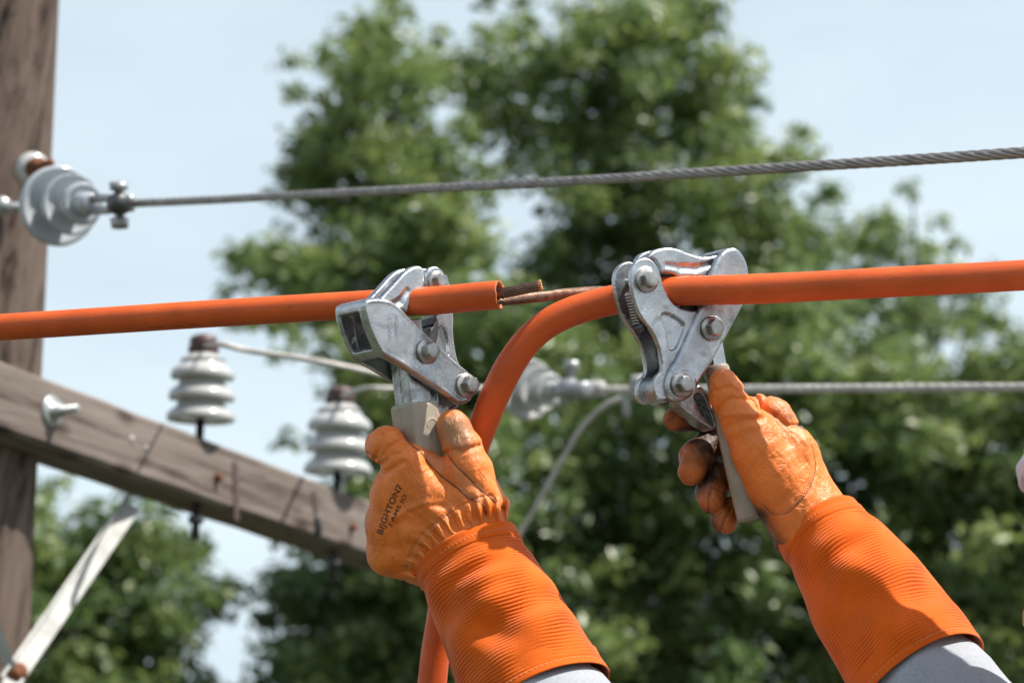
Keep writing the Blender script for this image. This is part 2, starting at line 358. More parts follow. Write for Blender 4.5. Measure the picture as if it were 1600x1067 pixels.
# ---- utility pole: shaft, its through-bolt with white washer; crossarm; brace
PD = 3.42
top = W(-26, -500, PD-.02); botp = W(-121, 1400, PD+.0)
axis = nrm(top-botp)
base = botp - axis*((botp[2])/axis[2]); tip = base + axis*5.6
pole = empty('utility_pole', base); tag(pole, 'weathered brown wooden pole with long grain cracks at the left edge', 'utility pole')
n_, m_ = 240, 96; hh = np.linspace(0, 5.6, n_); th = np.linspace(0, 2*np.pi, m_, endpoint=False)
e1 = nrm(np.cross(axis, [0, 1, 0])); e2 = np.cross(axis, e1)
R0 = .132 - .0016*hh
pp = np.stack(np.meshgrid(th, hh), -1)
dis = np.zeros((n_, m_)); rr = np.random.default_rng(3)
for k in range(16):                                   # long drying cracks
    t0 = rr.uniform(0, 6.28); z0 = rr.uniform(0, 5.6); ln = rr.uniform(.4, 1.5)
    dth = np.angle(np.exp(1j*(pp[..., 0]-t0-.06*np.sin(pp[..., 1]*3+k)))); dis -= .005*np.exp(-(dth/.05)**2)*np.exp(-((pp[..., 1]-z0)/ln)**4)
rad = R0[:, None] + dis + .0015*np.sin(7*pp[..., 0]+2*pp[..., 1])
v = base + hh[:, None, None]*axis + rad[..., None]*(np.cos(th)[None, :, None]*e1 + np.sin(th)[None, :, None]*e2)
obj('shaft', v.reshape(-1, 3), grid_faces(n_, m_)+[tuple(range(m_))[::-1], tuple((n_-1)*m_+j for j in range(m_))], M['pole_wood'], pole)
# white washer and rusty bolt on the pole
wc = W(52, 264, PD-.135); bn = nrm(W(96, 256, PD-.26)-W(56, 270, PD-.15))
wob = MB().add(*lathe(wc+bn*.0, bn, [(-.03, .022), (0, .0235), (.006, .022), (.008, .008)])).build('washer', M['porcelain'], pole)
MB().add(*lathe(wc, bn, [(.006, .014), (.028, .013), (.030, .006), (.085, .0055), (.087, .003)], 20)).build('bolt', M['rust'], pole)
# ---- crossarm
Lf = W(0, 562, 3.26); Rt_ = W(575, 785, 4.16); ad = nrm(Rt_-Lf); ad = nrm(ad*np.array([1, 1, .6]))
up_ = nrm(np.array([0, 0, 1.]) - ad*ad[2]); dn_ = nrm(np.cross(ad, up_))     # dn_ points away/right; check
if dn_ @ np.array([0, 1, 0]) < 0: dn_ = -dn_
cross = empty('crossarm', Lf-ad*.55); tag(cross, 'long grey-brown timber crossarm bolted across the pole, seen from below', 'crossarm')
H, D_ = .095, .085; n = 120; t = np.linspace(-.55, 1.18, n); prof = []
c = .006
pr = [(0, -c), (0, -H+c), (c, -H), (D_-c, -H), (D_, -H+c), (D_, -c), (D_-c, 0), (c, 0)]
vs = []
for i, tt in enumerate(t):
    for a, b in pr: vs.append(Lf + ad*tt + dn_*(a+.0006*math.sin(tt*23+b*60)) + up_*(b+.0005*math.sin(tt*31+a*50)))
vs = np.array(vs)
# object axes along the beam so the grain runs along it
Rm = Matrix(np.array([ad, dn_, up_]).T.tolist()).to_4x4()
def oriented(o, Rm):
    """rotate the object's local axes to Rm without moving it (grain follows local X)"""
    loc = Vector(o.parent.location) if o.parent else Vector((0, 0, 0))
    A = Matrix.Translation(loc) @ Rm
    o.data.transform(A.inverted()); o.matrix_parent_inverse = Matrix.Identity(4); o.matrix_local = Rm if o.parent else A
    return o
oriented(obj('beam', vs, grid_faces(n, 8)+[tuple(range(8))[::-1], tuple((n-1)*8+j for j in range(8))], M['beam_wood'], cross, smooth=False), Rm)
def on_beam(px, py):
    """point of the front face seen at pixel"""
    d = FW + RT*(px-800)/FPX - UP*(py-533.5)/FPX; tt = ((Lf-CAM)@dn_)/(d@dn_); return CAM + d*tt
fb = -dn_
bw = on_beam(80, 643)
MB().add(*lathe(bw, fb, [(-.002, .023), (.003, .023), (.005, .019), (.006, .010), (.018, .010), (.019, .0055), (.045, .0055), (.045, .003)], 28)).build('bolt', M['galv'], cross)
for (x, y) in ((338, 746), (548, 824)):
    q = on_beam(x, y); MB().add(*lathe(q, fb, [(-.002, .007), (.010, .006), (.011, .003)], 12)).build('bolt', M['rust'], cross)
q = on_beam(494, 806); q2 = on_beam(495, 838)
MB().add(*tube(spline([q+fb*.003, (q+q2)/2+fb*.006, q2+fb*.003], 8), .005, 8)).build('staple', M['darksteel'], cross)
for xa, ya, yb in ((367, 722, 812), (491, 768, 800)):                   # flat dark strips on the beam's front face
    a = on_beam(xa, ya); b = on_beam(xa+2, yb); w_ = ad*.007
    MB().add(np.array([a-w_, a+w_, b+w_, b-w_, a-w_+fb*.0016, a+w_+fb*.0016, b+w_+fb*.0016, b-w_+fb*.0016]), [(0,1,2,3),(4,5,6,7),(0,1,5,4),(1,2,6,5),(2,3,7,6),(3,0,4,7)]).build('dark_strip', M['brownglaze'], cross, smooth=False)
for (x, y, r1) in ((206, 686, .0062), (228, 700, .004)):
    q = on_beam(x, y); MB().add(*lathe(q, fb, [(-.001, r1), (.0012, r1*.9), (.0018, r1*.5)], 14)).build('paint_spot', M['white_paint'], cross)
# brace: angle iron from beam to pole
b0 = on_beam(248, 735) + dn_*.045 - up_*.05; b1 = W(26, 1052, 3.24); b1b = W(-95, 1200, 3.22)
brace = empty('angle_brace', b1); tag(brace, 'white-painted metal brace running from pole up to crossarm underside', 'brace')
bd = nrm(b1-b0); s1 = nrm(np.cross(bd, FW)); s2 = np.cross(bd, s1)
def slab(a, b, s1, s2, w1, w2):
    vs = [a+s1*x*w1+s2*y*w2 for x, y in ((-1,-1),(1,-1),(1,1),(-1,1))] + [b+s1*x*w1+s2*y*w2 for x, y in ((-1,-1),(1,-1),(1,1),(-1,1))]
    return np.array(vs), [(0,1,2,3),(4,5,6,7),(0,1,5,4),(1,2,6,5),(2,3,7,6),(3,0,4,7)]
MB().add(*slab(b0, b1+bd*.03, s1, s2, .0135, .002)).build('flat_bar', M['white_paint'], brace, smooth=False)
MB().add(*slab(b0-s1*.0120+s2*.0075, b1+bd*.03-s1*.0120+s2*.0075, s1, s2, .002, .006)).build('flange', M['white_paint'], brace, smooth=False)
MB().add(*lathe(b1-s2*.00, -FW, [(-.01, .014), (.004, .014), (.005, .009), (.014, .009), (.015, .004)], 20)).build('bolt', M['rust'], brace)
bc2 = W(-5, 900, 3.23)
MB().add(*slab(b1+bd*.01, b1+ nrm(bc2-b1)*.28 + np.array([-.05, 0, .0]), s1, s2, .010, .003)).build('strut', M['white_paint'], brace, smooth=False)
# ---- post insulators with three sheds
def shed_profile(r, h, n=3, taper=.965):
    """n sheds; returns (h, r) from bottom up"""
    p = [(0, r*.16), (0.0, r*.30), (h*.02, r*.62), (-h*.02, r*.96), (0.01*h, r*.99)]; st = h/n
    for k in range(n):
        rk = r*taper**k; z = k*st
        if k: p += [(z-.005*h, rk*.66), (z-.025*h, rk*.90), (z-.02*h, rk*.97), (z, rk*.995)]
        p += [(z+.050*h, rk), (z+.10*h, rk*.965), (z+.145*h, rk*.88), (z+.185*h, rk*.78), (z+.215*h, rk*.70), (z+.29*h, rk*.67)]
    p += [(h*.93, r*.66), (h*1.0, r*.52), (h*1.05, r*.40), (h*1.06, r*.2)]
    return p
def post_insulator(bx, by, tx, ty, d, rpx, lab):
    q = on_beam(bx+4, by+90); d = float((q-CAM)@FW)+D_*.55; a = W(bx, by, d); b = W(tx, ty, d); ax = nrm(b-a); ax = nrm(ax*.4+np.array([0, 0, 1.])*.6); h = np.linalg.norm(b-a); r = rpx*d/FPX
    t = empty('post_insulator', a-ax*.05); tag(t, lab, 'insulator', 'three-shed insulators on the crossarm')
    MB().add(*lathe(a, ax, shed_profile(r, h))).build('porcelain_body', M['porcelain'], t)
    MB().add(*lathe(a-ax*.185, ax, [(0, .006), (.025, .006), (.025, .012), (.037, .012), (.037, .006), (.20, .0065)], 16)).build('pin', M['darksteel'], t)
    cp = a+ax*(h*1.05)
    MB().add(*lathe(cp, ax, [(0, r*.42), (.006, r*.46), (.014, r*.40), (.018, r*.43), (.026, r*.36), (.03, r*.15)], 28)).build('tie_cap', M['brownglaze'], t)
    return cp, ax
c1, a1 = post_insulator(313, 656, 319, 556, 3.42, 54, 'three-shed white insulator standing clear against the sky on the crossarm')
c2, a2 = post_insulator(527, 738, 535, 635, 3.86, 54, 'three-shed white insulator beside the orange glove on the crossarm')
# ---- strain insulators
def strain_insulator(a, b, r, lab, mat_, prof=None):
    ax = nrm(b-a); h = np.linalg.norm(b-a); t = empty('strain_insulator', a); tag(t, lab, 'insulator', 'strain insulators on the wires')
    p = prof or [(0, .15), (.02, .28), (.15, .34), (.32, .66), (.42, .96), (.455, 1.02), (.48, 1.0), (.485, .93), (.44, .70), (.43, .44), (.60, .44), (.64, .72), (.675, .76), (.70, .74), (.67, .58), (.66, .32), (.78, .32), (.82, .50), (.86, .53), (.88, .49), (.86, .30), (.93, .28), (1.0, .22), (1.0, .12)]; _ = [(0, .15), (.02, .30), (.20, .36), (.34, .62), (.40, .95), (.44, 1.0), (.48, .985), (.47, .80), (.50, .66), (.58, .66), (.60, .74), (.645, .76), (.66, .72), (.66, .56), (.74, .50), (.76, .55), (.82, .56), (.85, .50), (.88, .36), (1.0, .30), (1.0, .12)]
    pp = []
    for (x0, y0), (x1, y1) in zip(p[:-1], p[1:]):
        pp += [(x0*h, y0*r), ((x0*.5+x1*.5)*h, (y0*.5+y1*.5)*r)]
    pp.append((h, p[-1][1]*r))
    MB().add(*lathe(a, ax, pp, 64)).build('porcelain_body', mat_, t)
    return t, ax
ia = W(50, 326, 3.20); ib = W(143, 317, 3.00)
s1t, sax = strain_insulator(ia, ib+np.array([0, 0, 0]), .051, 'grey ribbed strain insulator hanging in front of the brown pole', M['porcelain_grey'])
hub = MB()
hub.add(*lathe(W(-40, 322, 3.24), nrm(ia-W(-40, 322, 3.24)), [(0, .007), (np.linalg.norm(ia-W(-40, 322, 3.24))+.005, .007)], 14)); hub.add(*lathe(W(-4, 323, 3.22), sax, [(0, .012), (.02, .014), (.03, .010)], 16))
hub.build('eye_rod', M['galv'], s1t)
# clevis clamp right of it
ca, cb = W(138, 320, 3.01), W(206, 318, 2.93)
cl = MB(); cax = nrm(cb-ca)
for s in (-1, 1):
    cl.add(*tube(np.array([ca+UP*.0075*s, ca+UP*.0075*s+cax*.045, cb+UP*.005*s]), .0052, 10))
cl.build('clevis', M['galv'], s1t)
jb = W(190, 318, 2.93)
MB().add(*lathe(jb-UP*.030+RT*-.002, nrm(UP+FW*-.2), [(0, .010), (.012, .012), (.014, .006), (.046, .006), (.047, .011), (.056, .011), (.057, .004)], 14)).build('cross_bolt', M['galv'], s1t)
MB().add(*lathe(W(178, 319, 2.92), cax, [(0, .009), (.004, .013), (.02, .013), (.024, .008)], 18)).build('socket', M['darksteel'], s1t)
# steel messenger strand: from clamp at left towards the viewer at right
wp = spline([W(198, 318.5, 2.93), W(350, 311.5, 2.80), W(500, 303, 2.67), W(860, 285, 2.39), W(1100, 270, 2.24), W(1400, 251.5, 2.09), W(1600, 238.5, 2.0), W(1900, 218, 1.88), W(2500, 176, 1.68)], 900)
wire = empty('steel_wire', wp[0]); tag(wire, 'twisted steel strand crossing the sky above both metal grips', 'wire')
mb = MB(); 
for q in strands(wp, .0031, .0019, 6, .080, 7): mb.add(*q)
mb.add(*tube(wp, .0020, 8)); mb.build('strand', M['steel_wire'], wire)
# second strain insulator (blurred, behind the drooping orange cable) with its clamp and wires
ja = W(786, 608, 3.9); jb2 = W(872, 609, 3.75)
s2t, sax2 = strain_insulator(ja, jb2, .049, 'blurred white strain insulator behind the drooping orange cable', M['porcelain'])
cl = MB(); cl.add(*lathe(W(868, 609, 3.75), sax2, [(0, .010), (.02, .011), (.02, .013), (.03, .018), (.045, .018), (.05, .013), (.09, .013), (.092, .009)], 24)); cl.build('clevis', M['galv'], s2t)
MB().add(*lathe(W(893, 590, 3.73)-UP*.038, UP, [(0, .010), (.01, .013), (.014, .007), (.05, .007), (.052, .013), (.064, .011), (.065, .004)], 16)).build('cross_bolt', M['galv'], s2t)
dw = empty('wire_dead_end', W(905, 609, 3.7)); tag(dw, 'pale metal sleeve holding the blurred wire right of the white insulator', 'wire clamp')
MB().add(*tube(np.array([W(905, 609, 3.72), W(908, 609, 3.72), W(942, 608, 3.7), W(945, 608, 3.7)]), np.array([.010, .0135, .0135, .010]), 24)).build('sleeve', M['white_paint'], dw)
MB().add(*lathe(W(998, 608, 3.66)-UP*.018, UP, [(0, .010), (.01, .014), (.03, .014), (.04, .010)], 20)).build('collar', M['white_paint'], dw)
MB().add(*tube(np.array([W(978, 618, 3.66), W(978, 630, 3.66), W(979, 645, 3.66), W(979, 654, 3.66)]), np.array([.004, .006, .007, .003]), 12)).build('tail', M['white_paint'], dw)
lw = spline([W(940, 608.5, 3.7), W(1000, 609, 3.66), W(1200, 608, 3.5), W(1600, 605, 3.25), W(2200, 600, 3.0)], 500)
lo = MB()
for q in strands(lw, .0038, .0028, 6, .10, 6): lo.add(*q)
lo.add(*tube(lw, .003, 6)); l2 = empty('steel_wire', lw[0]); tag(l2, 'blurred steel strand passing behind the right orange glove', 'wire'); lo.build('strand', M['pale_wire'], l2)
jw = spline([W(972, 622, 3.66), W(945, 634, 3.68), W(912, 664, 3.7), W(885, 706, 3.72), (W(850, 770, 3.75)), W(818, 824, 3.78), W(770, 900, 3.8), W(735, 985, 3.85), W(715, 1100, 3.9), W(700, 1400, 3.9)], 160)
tag(obj('jumper_wire', *tube(jw, .0046, 12), M['pale_wire'], loc=jw[0]), 'pale jumper wire curving down behind the left orange glove', 'wire')
tw = spline([c1+a1*.012-RT*.0, W(345, 538, 3.42), W(390, 548, 3.42), W(470, 560, 3.4), W(540, 573, 3.42), W(620, 590, 3.6), W(720, 604, 3.8), W(790, 608, 3.9)], 120)
rad = np.interp(np.linspace(0, 1, 120), [0, .22, .26, .7, 1], [.0020, .0020, .0042, .0042, .0036])
tag(obj('tie_wire', *tube(tw, rad, 12), M['pale_wire'], loc=tw[0]), 'pale wire leaving the cap of the insulator against the sky', 'wire')
tw = spline([c2+a2*.012, W(570, 607, 3.86), W(620, 607, 3.86), W(700, 608, 3.9), W(786, 609, 3.92)], 60)
tag(obj('tie_wire', *tube(tw, .0036, 12), M['pale_wire'], loc=tw[0]), 'pale wire leaving the cap of the insulator beside the glove', 'wire')

# ================================================================== TREES
MAP = """
...........aa..bb.BBBB..........
..........aAAabBBBBBBBb.........
.........aaAAABBBBBBBBBb........
.........aAAaabBBBBBBBBb........
.........AAAAAabBBBBbBBBb.......
........aAAAAAAbbBBBBBBBBb......
.........aAAAAA..bBBBBBBBb.cc...
........ea.AAAA..BBBBBBBBCcCcc..
.......eEEAAAAaaBBBBBBBBBCCCCCc.
.......eeEAAAAEEBBBBBBBFFFCCCcC.
........eeeEEEEEFFBBBFFFFFCCcCff
.........eeEEEEEFFFFFFFFFFFFFfFF
...........EEEEEFFFFFFFFFFFFFFFF
.........e.eEEEEFFFFFFFFFFFFFFFF
..........eEEEEEeEFFFFFFFFFFFFFF
.ddd......eEEEEEeeFFFFFFFFFFFFFF
DddDdd....EEEEEEEEFFFFFFFFFFFFFF
DDDDDDd..eEEEEEEEEEFFFFFFFFFFFFF
DDDDDDD.eEEEEEEEEEEFFFFFFFFFFFFF
dDDDDDd.eEEEEEEEEEEFFFFFFFFFFFFF
dDDDDd..EEEEEEEEEEEFFFFFFFFFFFFF
DDDDDDd.eEEEEEEEEEFFFFFFFFFFFFFF
DDDDDDDeEEEEEEEEEEFFFFFFFFFFFFFF
DDDDDDDEEEEEEEEEEEFFFFFFFFFFFFFF
DDDDDDDEEEEEEEEEEEFFFFFFFFFFFFFF
""".strip().split('\n')
TREES = {'A': (22.0, 'leafy green tree crown behind the left metal grip, under the steel wire', 1, (590, 300)),
         'B': (24.0, 'tallest leafy tree, its top reaching the upper edge of the photo', 2, (960, 300)),
         'C': (26.0, 'smaller leafy tree to the right, above the right orange cable', 3, (1380, 420)),
         'D': (19.5, 'leafy tree seen low under the crossarm, right of the pole', 4, (190, 950)),
         'E': (20.0, 'dark dense tree low behind the left orange glove', 5, (740, 800)),
         'F': (21.0, 'broad green tree low behind the right orange glove', 6, (1300, 800))}
def leafmat(name, seed):
    m = bpy.data.materials.new(name); m.use_nodes = True; nt = m.node_tree; b = nt.nodes['Principled BSDF']; L = nt.links.new
    at = N(nt, 'ShaderNodeAttribute', attribute_name='leafv'); r = N(nt, 'ShaderNodeValToRGB'); e = r.color_ramp.elements
    e[0].position = 0; e[0].color = (.060, .112, .044, 1); e[1].position = 1; e[1].color = (.28, .315, .11, 1); x = e.new(.5); x.color = (.145, .20, .070, 1)
    L(at.outputs['Fac'], r.inputs[0]); L(r.outputs[0], b.inputs['Base Color']); b.inputs['Roughness'].default_value = .38; b.inputs['Specular IOR Level'].default_value = .6
    tr = N(nt, 'ShaderNodeBsdfTranslucent'); hs = N(nt, 'ShaderNodeHueSaturation', i={'Value': 1.5, 'Saturation': 1.1}); L(r.outputs[0], hs.inputs['Color']); L(hs.outputs[0], tr.inputs[0])
    ms = N(nt, 'ShaderNodeMixShader', i={0: .38}); L(b.outputs[0], ms.inputs[1]); L(tr.outputs[0], ms.inputs[2]); L(ms.outputs[0], nt.nodes['Material Output'].inputs[0]); return m
LM = leafmat('leaf', 1); BARK = mat('bark', (.10, .07, .05), .9, col2=(.05, .035, .028), vscale=9, bump=.9, bscale=30)
def tree(key):
    D, lab, seed, ctr = TREES[key]; r = np.random.default_rng(seed*11); cl = []
    for j, row in enumerate(MAP):
        for i, ch in enumerate(row):
            if ch.upper() != key: continue
            xs = [i] + ([-1-k for k in range(3)] if i == 0 else []) + ([32+k for k in range(6)] if i == 31 else [])
            for ii in xs:
                n = 4 if ch.isupper() else 2
                if ch.isupper() and r.random() < .25: n -= 2
                for _ in range(n):
                    dz = r.normal()*.75 + (0 if ch.isupper() else .1)
                    cl.append((ii*50+r.uniform(-6, 56), j*50+r.uniform(-6, 56), D+dz, r.uniform(.17, .34) if ch.isupper() else r.uniform(.08, .17)))
    cl = np.array(cl); C = np.array([W(x, y, d) for x, y, d, _ in cl]); R = cl[:, 3]
    C2 = []; 
    nl = (R**2*1250).astype(int)+6; ci = np.repeat(np.arange(len(C)), nl); K = len(ci)
    dirs = r.normal(size=(K, 3)); dirs /= np.linalg.norm(dirs, axis=1)[:, None]
    pos = C[ci] + dirs*(R[ci]*r.uniform(.25, 1.15, K))[:, None]*np.array([1.15, 1.15, .75])
    nn = dirs*.55 + np.array([0, 0, .75]) + r.normal(size=(K, 3))*.55; nn /= np.linalg.norm(nn, axis=1)[:, None]
    a = np.cross(nn, r.normal(size=(K, 3))); a /= np.linalg.norm(a, axis=1)[:, None]; b = np.cross(nn, a)
    ln = r.uniform(.045, .082, K)[:, None]; wd = ln*r.uniform(.38, .55, K)[:, None]
    v = np.stack([pos-a*ln, pos-b*wd-a*ln*.1+nn*wd*.3, pos+a*ln, pos+b*wd-a*ln*.1+nn*wd*.3], 1)
    f = np.arange(K*4).reshape(K, 4)
    f2 = np.concatenate([f[:, [0, 1, 2]], f[:, [0, 2, 3]]])
    cx, cy = np.array(W(ctr[0], ctr[1], D))[:2]
    root = empty('tree', (cx, cy, -.02)); tag(root, lab, 'tree', 'leafy trees behind the training line')
    me = bpy.data.meshes.new('crown'); vv = v.reshape(-1, 3) - np.array([cx, cy, -.02]); me.vertices.add(len(vv)); me.vertices.foreach_set('co', vv.ravel())
    me.loops.add(len(f2)*3); me.loops.foreach_set('vertex_index', f2.ravel().astype(np.int32)); me.polygons.add(len(f2)); me.polygons.foreach_set('loop_start', (np.arange(len(f2))*3).astype(np.int32))
    me.update(calc_edges=True); me.validate()
    hue = r.uniform(0, 1, len(C))*.45; lv = np.clip(hue[ci]+r.normal(size=K)*.16+.22, 0, 1); at = me.attributes.new('leafv', 'FLOAT', 'POINT'); at.data.foreach_set('value', np.repeat(lv, 4).astype(np.float32))
    me.materials.append(LM); o = bpy.data.objects.new('crown', me); COL.objects.link(o); o.parent = root
    # trunk and limbs
    Ck = C[np.abs(C[:, 0]-cx) < .8]; ctop = Ck[np.argmax(Ck[:, 2])]
    ctr3 = np.array([cx, cy+.2, 0]); tp = spline([ctr3+[0, 0, -.3], ctr3+[.05, 0, 1.5], ctr3*.6+ctop*.4*np.array([1, 1, 0])+[.0, 0, ctop[2]*.5], ctop*[1, 1, .9]], 40)
    mb = MB(); mb.add(*tube(tp, np.linspace(.22, .03, 40), 14))
    Cn = C[np.abs(C[:, 0]-cx) < 1.0]
    for k in range(22):
        q = Cn[r.integers(len(Cn))]; s = tp[min(39, max(8, int(np.interp(q[2]-.5, tp[:, 2], np.arange(40)))))]
        mid = (s+q)/2+np.array([0, 0, -.15]); br = spline([s, mid, q], 14); mb.add(*tube(br, np.linspace(.035, .008, 14), 7))
    mb.build('trunk', BARK, root)
if not os.environ.get("NT"):
    for k in TREES: tree(k)
# ================================================================== ORANGE CABLES
def cable_tube(pts, r0, r1, name, parent, m=64, n=260, holes=None):
    c = spline(pts, n); Wp = V(c)
    d = FOC - c[:, 2]*KU
    r = np.linspace(r0, r1, n)*KU
    return c, Wp, r
LC = lambda x, y: (500+x/3.557, 390+y/3.557)
RC = lambda x, y: (920+x/3.557, 360+y/3.557)
# left length
lp = spline([(-2400, 651, -1100), (-900, 563, -590), (-300, 528.5, -385), (0, 511.5, -280), (300, 492, -172), (500, 480, -98), (640, 472, -47), (700, 468.0, -24), (740, 464.0, -8), (781, 460.5, 8)], 620)
LW = V(lp); Rj = 22.4*KU
cab1 = empty('orange_cable', V((781, 460, 13))[0]); tag(cab1, 'straight orange cable entering from the left, cut open with bare strands at its end', 'cable', 'orange insulated cables')
T, A, B = frames(LW); m_ = 72; th = np.linspace(0, 2*np.pi, m_, endpoint=False); n_ = len(LW)
v = LW[:, None] + Rj*(np.cos(th)[None, :, None]*A[:, None]+np.sin(th)[None, :, None]*B[:, None])
# ragged cut end
endofs = (.8*np.sin(th*2+1)+.4*np.sin(th*7))*KU*1.3
v[-1] += T[-1]*endofs[:, None]
rings = [v[i] for i in range(n_)]
for rr_, dd in ((.985, .9), (.93, .5), (.73, -.2), (.72, -3), (.70, -60)):
    rings.append(LW[-1]+T[-1]*(dd*KU) + (T[-1]*endofs[:, None] if dd > -1 else 0) + (v[-1]-LW[-1]-T[-1]*endofs[:, None])*rr_)
rings = np.array(rings)
jk = obj('jacket', rings.reshape(-1, 3), grid_faces(len(rings), m_), M['pvc'], cab1)
jk.data.materials.append(M['pvc_cut'])
def scuff(o, seed):
    v = np.empty(len(o.data.vertices)*3, np.float32); o.data.vertices.foreach_get('co', v); v = v.reshape(-1, 3); q = v*np.array([14, 60, 60], np.float32)
    s = np.clip(wav(q, 1.1, seed, 8)*.9-.72, 0, .5)+np.clip(wav(v*np.array([40, 160, 160], np.float32), 1.0, seed+4, 8)-.95, 0, .4)
    o.data.attributes.new('dirt', 'FLOAT', 'POINT').data.foreach_set('value', s.astype(np.float32))
scuff(jk, 3)
for p in jk.data.polygons:
    if p.vertices[0] >= (n_-1)*m_: p.material_index = 1
# loose fibres of plastic at the cut
fb_ = MB()
for (x, y, z, dx, dy) in ((778, 438.5, 8, 1, -6),):
    fb_.add(*tube(V(spline([(x, y, z), (x+dx*.5, y+dy*.6, z), (x+dx, y+dy, z+1)], 8)), np.linspace(1.1, .3, 8)*KU, 6))
fb_.build('burr', M['pvc_cut'], cab1)
def conductor(pts, R, nout, pitch, name, parent, tail=None, flare=0):
    p = V(spline(pts, 160)); mb = MB(); r = R*math.sin(math.pi/nout)/(1+math.sin(math.pi/nout))
    ss = strands(p, (R-r)*KU, r*KU*1.02, nout, pitch*KU, 9)
    for q in ss: mb.add(*q)
    rin = (R-2*r); n2 = 6; r2 = rin*.36
    for q in strands(p, (rin-r2)*KU, r2*KU, n2, pitch*KU*.8, 7): mb.add(*q)
    mb.add(*tube(p, r2*KU, 7)); return mb.build(name, M['copper'], parent)
cA = [(748, 462, -8), (775, 459.5, 8), (800, 455.3, 20), (825, 450, 25), (844, 446, 27)]
conductor(cA, 8.6, 12, 92, 'conductor', cab1)
conductor([(748, 470, -6), (778, 470, -4), (810, 467.5, -24), (850, 463.5, -58), (885, 458.5, -86), (930, 455, -108), (960, 456, -120)], 8.2, 13, 100, 'conductor', cab1)
pe = V(spline([(840.5, 446.8, 26.8), (846.5, 445.4, 27.1)], 12)); mb = MB()
for q in strands(pe, 6.9*KU, 1.75*KU, 12, 92*KU, 9, phase=2*np.pi*(98/92.)): mb.add(*q)
for q in strands(pe, 2.9*KU, 1.5*KU, 6, 92*KU, 7): mb.add(*q)
mb.build('cut_end', M['copper_cut'], cab1)
# right length: straight from the right, through the grip, then drooping
rp_ = spline([(4200, 280, 690), (2300, 389, 330), (1900, 411, 210), (1600, 430, 118), (1400, 440.5, 68), (1250, 448.5, 26), (1150, 452.5, 4), (1060, 455, -14), (1010, 459, -34), (960, 468, -50), (900, 484.5, -58), (860, 503, -60), (828, 529, -60), (800, 566, -60), (776, 612, -64), (757, 658, -72), (741, 702, -82), (722, 780, -98), (706, 860, -104), (690, 960, -104), (677, 1050, -100), (668, 1200, -80), (690, 1500, -40), (760, 2100, 0)], 1150)
xx = rp_[:, 0]; rad = np.full(len(rp_), 23.4)
RW = V(rp_); cab2 = empty('orange_cable', RW[700]); tag(cab2, 'orange cable entering from the right through the right grip, then drooping down between the gloves', 'cable', 'orange insulated cables')
T, A, B = frames(RW); sarc = np.arange(len(RW))
v = tube(RW, rad*KU, 72)[0].reshape(len(RW), 72, 3)
P_ = rp_[:, None, :] + 0*v
# slight dents along the inside of the bend
dent = .9*np.sin(sarc*.19)*np.exp(-((sarc-800)/60.)**2)+.5*np.sin(sarc*.11)
cen = RW[:, None]; v = cen + (v-cen)*(1+ (dent[:, None, None]*.012))
scuff(obj('jacket', v.reshape(-1, 3), grid_faces(len(RW), 72)+[tuple(range(72))[::-1], tuple((len(RW)-1)*72+j for j in range(72))], M['pvc'], cab2), 8)
# printing on the left cable
def text_mesh(txt, size, res=3, bold=0.):
    cu = bpy.data.curves.new('txt', 'FONT'); cu.body = txt; cu.size = size; cu.resolution_u = res; cu.space_character = 1.05; cu.offset = bold*size
    o = bpy.data.objects.new('txt', cu); COL.objects.link(o); dg = bpy.context.evaluated_depsgraph_get(); me = bpy.data.meshes.new_from_object(o.evaluated_get(dg))
    bm = bmesh.new(); bm.from_mesh(me); bmesh.ops.triangulate(bm, faces=bm.faces)
    for _ in range(2):
        bmesh.ops.subdivide_edges(bm, edges=[e for e in bm.edges if e.calc_length() > size*.10], cuts=1)
        bmesh.ops.triangulate(bm, faces=bm.faces)
    v = np.array([x.co[:] for x in bm.verts])[:, :2]; f = [tuple(q.index for q in p.verts) for p in bm.faces]; bm.free()
    bpy.data.objects.remove(o); bpy.data.curves.remove(cu); return v, f
tv, tf = text_mesh('U0052  1/0 KON   053A', 10.5, bold=.02)
tv[:, 0] *= 78/tv[:, 0].max()
xc = 234+tv[:, 0]; cyl = np.interp(xc, lp[:, 0], lp[:, 1]); czl = np.interp(xc, lp[:, 0], lp[:, 2]); sl = np.gradient(lp[:, 1])/np.gradient(lp[:, 0])
offy = 16.5-tv[:, 1]*1.0      # offset below the axis
rr2 = 22.4; cz = np.sqrt(np.maximum(4, rr2**2-offy**2))
ux = np.stack([xc, cyl+offy*1.0, czl+cz+.35], 1)
obj('lettering', V(ux), tf, M['cable_ink'], cab1, recalc=False)

